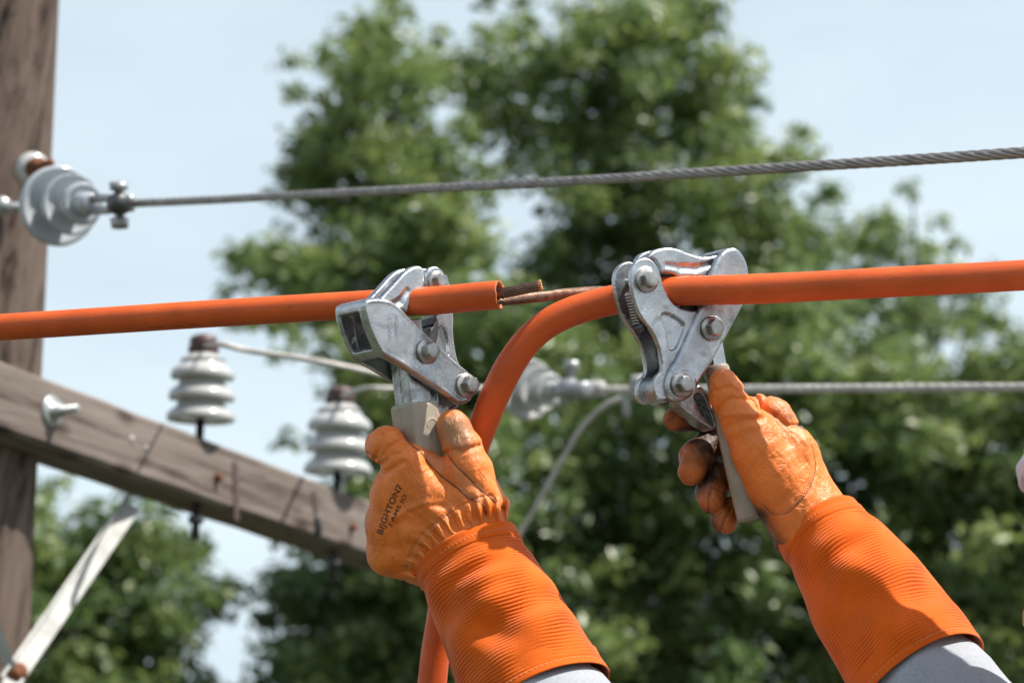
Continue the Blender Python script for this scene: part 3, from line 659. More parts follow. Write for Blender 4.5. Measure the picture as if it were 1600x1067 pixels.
# ================================================================== METAL GRIPS
def dirtf(seed, sc=26, thr=.25):
    return lambda P: np.clip((wav(P, sc, seed, 7)-thr)*.8, 0, .5)
def coil(a, b, R, r, turns, n=240):
    a = np.asarray(a, float); b = np.asarray(b, float); ax = nrm(b-a); e1 = nrm(np.cross(ax, [.2, .3, 1])); e2 = np.cross(ax, e1); t = np.linspace(0, 1, n)
    an = t*turns*2*np.pi
    return a + (b-a)*t[:, None] + R*(np.cos(an)[:, None]*e1+np.sin(an)[:, None]*e2), r
def VT(pts, r, m=10): return tube(V(pts), r*KU, m)
def ubolt(pl, x, y, n, r, h, parent, rot=.3, mt='zinc', rod=None):
    """bolt on plate pl at projected (x,y) on level n; built in unit space, then mapped"""
    c = pl.lift(x, y, n); wm, hm = hexbolt(c, pl.N, r, h, rot, wh=h*.16)
    b = MB().add(V(hm[0]), hm[1]).build('bolt', M[mt], parent, smooth=False)
    w_ = MB().add(V(wm[0]), wm[1]).build('washer', M[mt], b)
    if rod:
        MB().add(V(tube(np.array([c-pl.N*rod, c-pl.N*rod*.5, c]), r*.55, 20)[0]), tube(np.array([c-pl.N*rod, c-pl.N*rod*.5, c]), r*.55, 20)[1]).build('shank', M[mt], b)
    return b
GR = 'cast metal cable grips'
# ---------------------------------------------------------------- left grip
gl = empty('cable_grip', V((640, 560, -30))[0]); tag(gl, 'silver cast metal grip clamped on the left cable, held by the left glove', 'cable grip', GR)
PL = Plane((640, 500, 0), (.60, -.13, .79)); Lp = lambda pts, n=0, it=2: PL.poly([LC(*q) for q in pts], n, it)
p_body = Lp([(236, 296), (262, 268), (330, 262), (405, 278), (462, 325), (510, 378), (575, 440), (655, 520), (760, 616), (840, 680), (880, 735), (872, 800), (835, 850), (785, 862), (735, 836), (640, 765), (540, 700), (440, 636), (375, 604), (335, 575), (296, 500), (258, 400)])
p_slot = Lp([(322, 318), (420, 262), (520, 200), (1100, 400), (1100, 1200), (500, 1200), (300, 700), (352, 610), (378, 570), (345, 500)], 0, 1)
p_win = Lp([(140, 350), (360, 330), (400, 540), (150, 556)], 0, 1)
WL = 80
def f_bodyL(P):
    u, v, n = PL.loc(P); d = ext(poly2(u, v, p_body), n, -WL, 0, 9)
    d = smax(d, -ext(poly2(u, v, p_slot), n, -(WL-13), -13, 3), 3)
    d = smax(d, -ext(poly2(u, v, p_win), n, -(WL-15), -15, 3), 4)
    # shallow pocket where the casting steps down past bolt 2, raised rim along the lower edge
    e = poly2(u, v, p_body); d = d - 1.3*np.exp(-((e+5)/3.0)**2)*np.exp(-(n/4)**2)
    d = d - .09*wav(P, 22, 4, 5)
    x, y, z = PL.lift(*LC(600, 560)); d = smin(d, seg(P, PL.lift(*LC(598, 566), 0)-PL.N*6, PL.lift(*LC(598, 566), 0)+PL.N*1.5, 17), 4)
    d = smin(d, seg(P, PL.lift(*LC(815, 760), 0)-PL.N*8, PL.lift(*LC(815, 760), 0)+PL.N*1.2, 17), 4)
    # pads flat
    d = smax(d, n-2.2, 1.5)
    return d
AT = lambda s: {'dirt': dirtf(s)}
sdf_obj('body', f_bodyL, (505, 440, -190), (765, 660, 110), M['alu'], gl, 1.15, {'dirt': dirtf(3, 30, .3)})
NJ = -15
p_jaw = Lp([(300, 345), (318, 290), (362, 240), (415, 185), (462, 130), (505, 98), (548, 86), (578, 98), (586, 150), (590, 212), (553, 238), (524, 270), (503, 312), (492, 354), (460, 340), (400, 345)], NJ)
def f_jawL(P):
    u, v, n = PL.loc(P); e = poly2(u, v, p_jaw)
    d = ext(e, n, -64, NJ, 5.5)
    g = np.maximum(np.abs(n+40)-9, -(e+11)); g = np.where(e < 6, np.maximum(np.abs(n+40)-9, -(e+13)), g)
    d = smax(d, -g, 5)
    # scooped shadow line on the near flank
    for a, b, r in (((395, 318), (450, 285), 6.0), ((450, 285), (490, 228), 4.5)):
        A_ = PL.lift(*LC(*a), NJ+2.5); B_ = PL.lift(*LC(*b), NJ+2.5); d = smax(d, -seg(P, A_, B_, r), 4)
    # bore for the cable
    return d - .09*wav(P, 22, 9, 5)
sdf_obj('jaw', f_jawL, (530, 400, -130), (690, 500, 60), M['alu'], gl, 1.1, {'dirt': dirtf(8, 24, .45)})
NK = -22
p_link = Lp([(592, 215), (588, 140), (600, 104), (640, 88), (675, 104), (705, 150), (728, 190), (733, 280), (747, 372), (742, 475), (765, 615), (800, 672), (862, 728), (866, 800), (810, 842), (745, 800), (655, 640), (640, 560), (600, 455), (632, 420), (650, 372), (610, 300)], NK)
p_lpk = Lp([(652, 452), (668, 424), (690, 428), (707, 462), (724, 575), (702, 590), (655, 520)], NK, 2)
p_gap = Lp([(560, 600), (640, 560), (700, 640), (720, 760), (600, 900), (520, 800)], NK, 1)
def f_linkL(P):
    u, v, n = PL.loc(P); e = poly2(u, v, p_link); d = ext(e, n, -58, NK, 4)
    d = smax(d, -ext(poly2(u, v, p_lpk), n, NK-7, NK+9, 3), 3)
    top = np.maximum(np.abs(n+40)-9, v-PL.poly([LC(650, 300)]*3, NK, 0)[0, 1])
    d = smax(d, -top, 3)
    return d - .09*wav(P, 22, 12, 5)
sdf_obj('link', f_linkL, (650, 400, -210), (765, 650, 20), M['alu'], gl, 1.1, {'dirt': dirtf(18, 24, .4)})
p_shoe = Lp([(560, 500), (560, 440), (600, 452), (632, 420), (650, 366), (664, 372), (664, 470), (640, 560), (600, 540)], -18)
def f_shoeL(P):
    u, v, n = PL.loc(P); d = ext(poly2(u, v, p_shoe), n, -60, -18, 4)
    for k in range(7): d = smax(d, -seg(P, PL.lift(*LC(545+k*13, 446-k*4), -15), PL.lift(*LC(545+k*13, 446-k*4), -62), 1.7), 1)
    return d
sdf_obj('shoe', f_shoeL, (630, 480, -150), (710, 570, 20), M['darksteel'], gl, 1.1)
ubolt(PL, *LC(594, 566), 2.2, 13.8, 19, gl, .55, rod=60)
ubolt(PL, *LC(814, 756), 2.0, 13.8, 19, gl, .2, rod=70)
ubolt(PL, *LC(650, 178), -16, 12, 17, gl, .35, rod=44)
# handle bar + tan grip
AXL = nrm([.13, .985, .055]); AXL = nrm(AXL-PL.N*np.dot(AXL, PL.N)); TL = np.cross(PL.N, AXL); TL = TL if TL[0] > 0 else -TL
cor = PL.lift(*LC(488, 690), -16); cB = cor + TL*22 - PL.N*23
def f_barL(P):
    d = box(P, cB+AXL*10, TL, AXL, PL.N, (21, 95, 21), 2.5)
    q = (P-cB.astype(np.float32)); d = smax(d, -box(P, cB+AXL*12+PL.N*0-TL*21, TL, AXL, PL.N, (2.2, 90, 1.2), .5), 1)
    return d
sdf_obj('handle_bar', f_barL, (560, 490, -150), (700, 720, 60), M['alu'], gl, 1.3, {'dirt': dirtf(21, 18, -.1)})
cT = cB + AXL*95
def f_tan(P):
    q = P-(cT-AXL*48).astype(np.float32); a = q@AXL.astype(np.float32)
    k = np.clip((a-30)/160, 0, 1)*7
    d = box(P, cT+AXL*62, TL, AXL, PL.N, (27.5, 112, 29), 6)+k
    d = np.maximum(d, -box(P, cT-AXL*50, TL, AXL, PL.N, (22.3, 3.0, 22.3), 1))
    # moulded arcs on the near face
    fc = cT - AXL*12 + PL.N*29 + TL*8
    for rr3, oy in ((9.5, 0), (9.5, 17)):
        c_ = (fc+AXL*oy*1.2).astype(np.float32); w_ = P-c_; rad3 = np.hypot(w_@TL.astype(np.float32), w_@AXL.astype(np.float32)); d = d - .9*np.exp(-((rad3-rr3)/1.3)**2)*np.exp(-((w_@PL.N.astype(np.float32))/3)**2)*((w_@AXL.astype(np.float32)) < 3)
    d = smax(d, -box(P, cT-AXL*10-TL*27.5-PL.N*2, TL, AXL, PL.N, (.9, 45, .9), .3), .5)
    return d
sdf_obj('handle_grip', f_tan, (560, 600, -170), (740, 870, 80), M['tan'], gl, 1.3, {'dirt': dirtf(31, 30, .55)})
# second lever running down behind the thumb
p_lev = Lp([(655, 745), (700, 770), (775, 850), (770, 880), (735, 895), (690, 960), (672, 1060), (640, 1060), (648, 900)], -26)
def f_levL(P):
    u, v, n = PL.loc(P); e = poly2(u, v, p_lev); d = ext(e, n, -56, -26, 3.5); return smax(d, -ext(e+5, n, -22, -31, 1.5)*1.0, 2)
sdf_obj('lever', f_levL, (650, 580, -180), (760, 720, 0), M['alu'], gl, 1.2, {'dirt': dirtf(51, 14, -.3)})
# cast lettering on the plate
def cast_text(txt, pl, x0, y0, ang, size, n, parent, length=None, mt='alu'):
    tv, tf = text_mesh(txt, size)
    if length: tv = tv*[length/tv[:, 0].max(), 1]
    c, s = math.cos(ang), math.sin(ang); o0 = pl.lift(x0, y0, n)
    pts = o0 + (tv[:, :1]*c - tv[:, 1:]*s)*-0 + tv[:, :1]*(pl.U*c + pl.V*s) + tv[:, 1:]*(pl.U*s - pl.V*c)
    k = len(pts); both = np.concatenate([pts+pl.N*1.5, pts-pl.N*.5]); obj('lettering', V(both), tf, M[mt], parent, recalc=False, smooth=False)
cast_text('SAFELY', PL, 613.5, 533, -1.48, 11, .5, gl, 38)
cast_text('LAMSON', PL, 623.5, 532, -1.48, 10, .5, gl, 40)

# ---------------------------------------------------------------- right grip
gr = empty('cable_grip', V((1075, 500, -20))[0]); tag(gr, 'silver cast metal grip clamped on the right cable, held by the right glove', 'cable grip', GR)
PR = Plane((1070, 480, 0), (.50, -.12, .86)); Rp = lambda pts, n=0, it=2: PR.poly([RC(*q) for q in pts], n, it)
p_bR = Rp([(655, 330), (672, 260), (690, 205), (722, 138), (768, 98), (822, 90), (858, 124), (888, 185), (896, 245), (872, 400), (822, 490), (742, 642), (655, 790), (592, 895), (560, 935), (505, 955), (445, 930), (424, 870), (440, 782), (502, 690), (560, 560), (606, 460)], 4)
p_sR = Rp([(200, 150), (560, 60), (690, 70), (760, 128), (815, 150), (845, 210), (835, 330), (780, 470), (700, 620), (610, 770), (585, 850), (620, 1100), (200, 1100)], 4, 1)
def f_bodyR(P):
    u, v, n = PR.loc(P); e = poly2(u, v, p_bR); d = ext(e, n, -72, 4, 7)
    d = smax(d, -ext(poly2(u, v, p_sR), n, -62, -8, 3), 3)
    d = smin(d, seg(P, PR.lift(*RC(530, 852), 4)-PR.N*6, PR.lift(*RC(530, 852), 4)+PR.N*2.0, 20), 4); d = smax(d, n-6.5, 1.2)
    d = smin(d, seg(P, PR.lift(*RC(695, 540), 4)-PR.N*6, PR.lift(*RC(695, 540), 4)+PR.N*.5, 17), 3)
    d = smax(d, n-6.5, 1.2)
    return d - .09*wav(P, 22, 14, 5)
sdf_obj('body', f_bodyR, (1010, 370, -190), (1190, 640, 90), M['alu'], gr, 1.15, {'dirt': dirtf(5, 26, .3)})
p_jR = Rp([(322, 156), (345, 122), (372, 106), (430, 92), (492, 98), (562, 128), (640, 150), (700, 138), (728, 130), (722, 190), (700, 262), (640, 262), (560, 258), (500, 262), (470, 240), (420, 236), (398, 240), (388, 196), (360, 158)], -10)
def f_jawR(P):
    u, v, n = PR.loc(P); e = poly2(u, v, p_jR); d = ext(e, n, -60, -10, 5)
    g = np.maximum(np.abs(n+36)-9, -(e+11)); d = smax(d, -g, 4)
    for a, b, r in (((440, 192), (520, 205), 5), ((520, 205), (600, 208), 6.5), ((600, 208), (690, 185), 6)):
        d = smax(d, -seg(P, PR.lift(*RC(*a), -7), PR.lift(*RC(*b), -7), r), 4)
    return d - .09*wav(P, 22, 19, 5)
sdf_obj('jaw', f_jawR, (970, 370, -130), (1140, 450, 60), M['alu'], gr, 1.1, {'dirt': dirtf(9, 22, .45)})
p_lR = Rp([(228, 245), (240, 195), (270, 163), (310, 150), (348, 160), (382, 196), (400, 250), (412, 312), (450, 385), (500, 432), (590, 452), (640, 418), (565, 570), (460, 750), (480, 860), (452, 930), (405, 950), (365, 925), (353, 860), (370, 810), (402, 780), (408, 735), (388, 640), (350, 560), (300, 500), (262, 430), (236, 335)], -4)
p_lRi = Rp([(455, 560), (470, 500), (500, 430), (700, 380), (700, 760), (500, 830), (480, 800), (465, 700)], -4, 1)
p_pk = Rp([(402, 482), (410, 462), (435, 458), (500, 490), (532, 520), (530, 548), (488, 660), (455, 668), (440, 640), (432, 560)], -4, 2)
p_inner = Rp([(545, 300), (600, 455), (540, 470), (480, 430), (420, 330)], -8)
def f_linkR(P):
    u, v, n = PR.loc(P); e = poly2(u, v, p_lR)
    fr = ext(e, n, -13, -3, 3); re = ext(e, n, -64, -54, 3); web = ext(np.maximum(e, poly2(u, v, p_lRi)), n, -60, -8, 2)
    d = smin(np.minimum(fr, re), web, 3)
    d = smax(d, -ext(poly2(u, v, p_pk), n, -10, 8, 3), 4)
    c0 = PR.lift(*RC(452, 872), -4)
    d = smin(d, np.maximum(seg(P, c0-PR.N*80, c0+PR.N*20, 21), np.abs(n+34)-20), 2)      # barrel
    d = np.maximum(d, -np.maximum(np.abs(n+52)-1.2, seg(P, c0-PR.N*80, c0+PR.N*20, 19)*-1))
    d = smin(d, seg(P, PR.lift(*RC(320, 270), -4)-PR.N*4, PR.lift(*RC(320, 270), -4)+PR.N*.5, 19)+.0, 2); d = smax(d, n+2.0, 1)
    return d - .09*wav(P, 22, 22, 5)
sdf_obj('link', f_linkR, (945, 385, -150), (1110, 640, 90), M['alu'], gr, 1.1, {'dirt': dirtf(15, 22, .4)})
ubolt(PR, *RC(322, 276), -1.5, 14, 19, gr, .5, rod=60)
ubolt(PR, *RC(685, 545), 6, 14, 19, gr, .35, rod=60)
ubolt(PR, *RC(520, 858), 6.5, 14, 18, gr, .15, rod=66)
# springs and the dark shoe inside
c0 = PR.lift(*RC(335, 272), -14); cc, rr4 = coil(c0, c0-PR.N*38, 8.5, 1.5, 9); MB().add(*VT(cc, rr4, 8)).build('spring', M['zinc'], gr)
cc, rr4 = coil(PR.lift(*RC(228, 345), -26), PR.lift(*RC(275, 520), -26), 8, 1.6, 11, 340); MB().add(*VT(cc, rr4, 8)).build('spring', M['zinc'], gr)
q0 = PR.lift(*RC(275, 518), -26); q1 = PR.lift(*RC(300, 560), -26); MB().add(*VT(np.array([q0, q0+(q1-q0)*.1, q1-(q1-q0)*.1, q1]), np.array([9, 12, 12, 9]), 20)).build('spring_seat', M['darksteel'], gr)
p_shR = Rp([(470, 455), (500, 420), (640, 380), (650, 420), (600, 470), (560, 470)], -14)
sdf_obj('shoe', lambda P: (lambda u, v, n: ext(poly2(u, v, p_shR), n, -56, -14, 3))(*PR.loc(P)), (1020, 450, -100), (1120, 510, 30), M['darksteel'], gr, 1.3)
# bare handle bar above the tan grip
h0 = np.array([1112., 548, -62]); h1 = np.array([1119., 588, -52])
MB().add(V(tube(np.array([h0-(h1-h0)*.7, h0, h0+(h1-h0)*.5, h1]), 19, 4, oval=1.0)[0]), tube(np.array([h0-(h1-h0)*.7, h0, h0+(h1-h0)*.5, h1]), 19, 4)[1]).build('handle_bar', M['alu'], gr, smooth=False)
# forked lever tongue under bolt 3
p_tg = Rp([(470, 950), (520, 900), (600, 850), (640, 885), (680, 1000), (715, 1090), (690, 1112), (640, 1085), (560, 1025)], -20)
p_tgi = Rp([(560, 930), (600, 900), (640, 930), (680, 1060), (690, 1100), (640, 1060)], -20)
def f_tong(P):
    u, v, n = PR.loc(P); d = ext(poly2(u, v, p_tg), n, -52, -14, 4); return smax(d, -ext(poly2(u, v, p_tgi), n, -45, 0, 2), 2)
sdf_obj('lever', f_tong, (1045, 590, -110), (1130, 685, 30), M['alu'], gr, 1.1, {'dirt': dirtf(61, 14, -.2)})
# tan channel grip
HR = [(1121, 582, -42, 24), (1137, 655, -28, 24), (1151, 730, -16, 22), (1170, 810, -8, 19.5)]
def f_hR(P):
    p = spline([h[:3] for h in HR], 9); d = None
    for k in range(8):
        r0 = np.interp(k/8, [0, .35, .66, 1], [h[3] for h in HR]); r1 = np.interp((k+1)/8, [0, .35, .66, 1], [h[3] for h in HR]); e = seg(P, p[k], p[k+1], r0, r1); d = e if d is None else smin(d, e, 3)
    ax = nrm(p[-1]-p[0]).astype(np.float32); a = (P-p[0].astype(np.float32))@ax
    L_ = float(np.linalg.norm(p[-1]-p[0])); d = smax(d, a-L_-2, 2.5); d = smax(d, -a-10, 2)
    q = P - p[0].astype(np.float32); lat = np.array([ax[1], -ax[0], 0], np.float32); lat /= np.linalg.norm(lat); x = np.abs(q@lat-0)
    d = smax(d, x-20.5, 7)                                                  # flattened sides
    c = np.array([1106, 662, -8], np.float32); d = smax(d, -seg(P, c+np.array([-16, -18, 6], np.float32), c+np.array([1, 6, 4], np.float32), 9), 2)   # mouth for the lever
    m = spline([h[:3] for h in HR], 9)
    d = d + .8*np.exp(-((q@lat+12)/1.4)**2)*(P[:, 2] > -10)                     # mould line
    return d - .12*wav(P, 40, 3)
sdf_obj('handle_grip', f_hR, (1085, 560, -75), (1205, 840, 30), M['tan'], gr, 1.15, {'dirt': lambda P: np.clip(wav(P, 46, 77, 7)*.35+.62+np.clip((P[:, 0]-1158)/25, 0, .5)*0, 0, 1)})  # dirty all over, and raised further to paint in the grip's shadow
# ================================================================== THE WORKER: gloved hands, sleeves, body
hipw = V((1500, 1500, 500))[0]
person = empty('person', (hipw[0]+.1, hipw[1], 0.0)); tag(person, 'line worker reaching in from the right in orange leather gloves and grey sleeves', 'person')
def polyd(P, pts):
    """2D distance to a polyline in the picture plane of the unit space, and arclength"""
    best = np.full(len(P), 1e9, np.float32); pts = np.asarray(pts, np.float32)
    for a, b in zip(pts[:-1], pts[1:]):
        d = b-a; t = np.clip(((P[:, 0]-a[0])*d[0]+(P[:, 1]-a[1])*d[1])/float(d@d), 0, 1)
        best = np.minimum(best, np.hypot(P[:, 0]-a[0]-d[0]*t, P[:, 1]-a[1]-d[1]*t))
    return best
def frontz(bvh, x, y, z0=400):
    h = bvh.ray_cast(Vector((x, y, z0)), Vector((0, 0, -1))); return h[0].z if h[0] is not None else None
def on_surface(bvh, pts, lift=.4):
    out = []
    for x, y in pts:
        z = frontz(bvh, x, y)
        if z is not None: out.append((x, y, z+lift))
    return np.array(out)
def smooth_path(p, k=5):
    q = p.copy()
    for _ in range(k): q[1:-1] = (q[:-2]+2*q[1:-1]+q[2:])/4
    return q
def seam_line(bvh, pts, r, par, lift=.1, n=60):
    mb = MB()
    p = on_surface(bvh, spline([(a, b, 0) for a, b in pts], n)[:, :2], lift)
    if len(p) < 6: return
    p = smooth_path(p)
    mb.add(*tube(V(p), np.r_[r*.5, np.full(len(p)-2, r), r*.5]*KU, 7)); mb.build('seam', M['seam'], par)
def stitch_line(bvh, pts, par, step=5.2, ln=3.0, r=.42, lift=.25):
    mb = MB(); q = spline([(a, b, 0) for a, b in pts], 400)[:, :2]; s = np.r_[0, np.cumsum(np.hypot(*np.diff(q, axis=0).T))]; t = 0
    while t+ln < s[-1]:
        w_ = [(np.interp(t+u*ln, s, q[:, 0]), np.interp(t+u*ln, s, q[:, 1])) for u in (0, .5, 1)]; p = on_surface(bvh, w_, lift)
        if len(p) == 3: p[0, 2] -= .35; p[2, 2] -= .35; mb.add(*tube(V(p), r*KU, 5))
        t += step
    mb.build('stitching', M['thread'], par)
Z3 = lambda x, y: (540+x/3.333, 620+y/3.333)
Z4 = lambda x, y: (1020+x/3.334, 550+y/3.334)
# ---------------------------------------------------------------- left glove (back of the hand faces us)
WCL = np.array([733., 870., -12.]); ACL = nrm([.40, .80, .42])
seamL1 = [Z3(*q) for q in ((300, 192), (318, 225), (345, 255), (392, 285), (424, 335), (500, 412), (580, 472), (640, 526), (698, 548), (722, 580), (732, 618))]
seamL2 = [Z3(*q) for q in ((530, 292), (560, 340), (620, 400), (700, 478), (790, 552), (850, 600), (892, 660))]
arcC = (790., 938.)
def f_gloveL(P):
    fi = chain(P, [(664, 772, 6, 34), (634, 722, 6, 29), (606, 697, -8, 30), (598, 697, -40, 26), (632, 706, -92, 21), (668, 712, -100, 18)], 9)
    back = chain(P, [(735, 862, -14, 60), (690, 800, -12, 50), (636, 752, -8, 42)], 12)
    back = smin(back, chain(P, [(728, 872, -16, 58), (668, 816, -14, 48), (617, 782, -12, 38)], 12), 18)
    back = smin(back, chain(P, [(712, 884, -20, 50), (650, 842, -20, 44), (611, 828, -18, 38)], 12), 18)
    back = smin(back, chain(P, [(706, 890, -26, 44), (648, 872, -28, 38), (612, 868, -26, 36)], 12), 18)
    mid = chain(P, [(614, 768, -14, 35), (607, 770, -50, 27), (640, 766, -104, 21), (672, 768, -108, 17)], 8)
    rin = chain(P, [(606, 818, -20, 35), (603, 822, -56, 27), (640, 820, -108, 20), (668, 820, -110, 16)], 8)
    pin = chain(P, [(608, 868, -28, 34), (608, 868, -58, 26), (640, 862, -104, 19), (664, 860, -106, 15)], 8)
    fing = smin(mid, smin(rin, pin, 12), 12)
    th = chain(P, [(744, 792, -6, 52), (733, 738, -4, 36), (722, 700, -6, 29), (709, 668, -10, 24), (707, 664, -12, 23)], 12)
    web = seg(P, (690, 742, -14), (650, 712, -14), 26, 18)
    d = smin(back, fing, 12); d = smin(d, fi, 13); d = smin(d, smin(th, web, 12), 13)
    wr = seg(P, WCL-ACL*10, WCL+ACL*60, 82, 80); wr = chain(P, [(WCL[0]-6, WCL[1]-8, WCL[2]-6, 70), tuple(WCL+ACL*70)+(76,)], 5)
    d = smin(d, wr, 22)
    fz = (P[:, 2] > -45)
    # seams sink the leather a little on both sides
    for s_, a_, w_ in ((seamL1, 1.7, 5.0), (seamL2, 1.5, 4.5)):
        dd = polyd(P, s_); d = d + fz*a_*np.exp(-(dd/w_)**2)
    # welt between the two seams bulges
    dd = polyd(P, [Z3(400, 260), Z3(520, 370), Z3(640, 470), Z3(740, 550)]); d = d - fz*1.6*np.exp(-(dd/9)**2)
    # gathers against the cuff
    x = P[:, 0]-arcC[0]; y = P[:, 1]-arcC[1]; rr_ = np.hypot(x, y); an = np.arctan2(-y, -x); t = rr_-127
    ph = an*127/7.2*2*np.pi/2 + .9*np.sin(an*9)+.5*np.sin(t*.16)
    win = np.exp(-((t-20)/17)**2)*fz*(an > -.35)
    sp_ = np.sin(ph); d = d - win*(3.4*(np.abs(sp_)**.6*np.sign(sp_))+1.6*np.sin(ph*.53+1.3)+.6*np.sin(ph*1.7+t*.1))
    win2 = np.exp(-((t-54)/20)**2)*fz
    d = d - win2*2.3*np.sin(an*127/17*np.pi+.6*np.sin(t*.1))
    d = d + fz*1.6*np.exp(-((t-37+2*np.sin(an*8))/2.6)**2)*(an > -.1)*(an < 1.45)       # elastic line
    # long folds sweeping from the thumb side across the back and the edge of the palm
    for (pts, a_, w_) in (([Z3(130, 470), Z3(160, 430), Z3(230, 385), Z3(300, 340)], 3.19, 5.10), ([Z3(230, 640), Z3(330, 590), Z3(430, 560)], -3.77, 6.80), ([Z3(330, 600), Z3(430, 565), Z3(520, 570)], 3.19, 5.10),
                          ([Z3(250, 660), Z3(270, 760), Z3(300, 900)], 2.61, 6.80), ([Z3(110, 890), Z3(170, 930), Z3(260, 960)], 2.90, 5.10), ([Z3(200, 300), Z3(235, 260), Z3(290, 235)], 3.19, 5.10), ([Z3(150, 330), Z3(180, 270), Z3(190, 200)], 3.19, 4.25),
                          ([Z3(170, 360), Z3(250, 300), Z3(310, 290)], 1.89, 4.25), ([Z3(500, 300), Z3(560, 275), Z3(610, 285), Z3(690, 255)], 3.77, 4.25), ([Z3(600, 300), Z3(610, 250), Z3(600, 200)], .9, 6), ([Z3(115, 285), Z3(150, 315), Z3(180, 318)], 1.89, 1.87)):
        dd = polyd(P, pts); d = d + fz*a_*np.exp(-(dd/w_)**2)
    # knuckle hint and softness of hide
    d = d - 1.6*np.exp(-(np.hypot(P[:, 0]-593, P[:, 1]-757)/14)**2)*fz
    return d - .8*wav(P, 36, 41, 6) - .42*wav(P*np.array([1, .55, 1], np.float32), 13, 42, 7) - .16*wav(P, 6.5, 43, 9)
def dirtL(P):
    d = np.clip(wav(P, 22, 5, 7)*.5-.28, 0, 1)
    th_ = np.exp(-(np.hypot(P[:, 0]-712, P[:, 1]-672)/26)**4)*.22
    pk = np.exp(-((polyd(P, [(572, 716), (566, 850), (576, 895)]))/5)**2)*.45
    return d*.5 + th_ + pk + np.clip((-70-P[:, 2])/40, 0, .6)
def dustL(P):
    return np.exp(-(np.hypot(P[:, 0]-712, P[:, 1]-676)/34)**4)*.9 + np.exp(-(polyd(P, [Z3(400, 270), Z3(560, 400), Z3(700, 520)])/9)**2)*.45
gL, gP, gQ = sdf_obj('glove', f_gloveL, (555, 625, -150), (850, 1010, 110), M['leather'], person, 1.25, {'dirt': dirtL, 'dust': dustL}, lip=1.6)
gL['label'] = 'left orange glove, back of the hand with stamped lettering'
bL = BVHTree.FromPolygons(gP.tolist(), gQ.tolist())
def sub(mb, name, mt, par, **k):
    return mb.build(name, mt, par, **k)
seam_line(bL, seamL1, 1.35, gL, .5); seam_line(bL, seamL2, 1.1, gL, .4)
seam_line(bL, [Z3(*q) for q in ((108, 288), (135, 300), (168, 318))], .7, gL); seam_line(bL, [Z3(*q) for q in ((120, 470), (112, 500), (120, 530))], .9, gL)
off = lambda pts, dx, dy: [(a+dx, b+dy) for a, b in pts]
stitch_line(bL, off(seamL1[2:9], 3.2, -3.0), gL, 4.2, 2.4, .4); stitch_line(bL, off(seamL2[1:6], 2.6, -2.2), gL, 4.2, 2.4, .36)
el = [(arcC[0]-math.cos(a)*(127+37), arcC[1]-math.sin(a)*(127+37)) for a in np.linspace(-.05, 1.12, 14)]
el2 = [(arcC[0]-math.cos(a)*(127+32), arcC[1]-math.sin(a)*(127+32)) for a in np.linspace(-.05, 1.12, 14)]
stitch_line(bL, el, gL, 5.4, 3.4, .6, .5); stitch_line(bL, el2, gL, 5.6, 3.2, .55, .5)
stitch_line(bL, [Z3(*q) for q in ((150, 300), (178, 312), (186, 270))], gL, 4, 2.4, .4)
# stamped lettering on the back of the hand
def decal(txt, x0, y0, ang, size, length, name, bvh, par, mt, curve=0):
    tv, tf = text_mesh(txt, size, bold=.035); tv = tv*[length/tv[:, 0].max(), 1]; c, s = math.cos(ang), math.sin(ang); pts = []; bend = curve*np.sin(np.pi*tv[:, 0]/length)
    X = x0 + tv[:, 0]*c + (tv[:, 1]+bend)*s; Y = y0 + tv[:, 0]*s - (tv[:, 1]+bend)*c
    for x, y in zip(X, Y): pts.append((x, y, (frontz(bvh, x, y) or 0)+.30))
    o = obj(name, V(pts), tf, mt, par, recalc=False); return o
decal('BIJGHTON7', 597, 836, -1.17, 13.5, 84, 'lettering', bL, gL, M['ink'], 2)
decal('J AMS ID', 611, 822, -1.10, 8.5, 54, 'lettering', bL, gL, M['ink'])
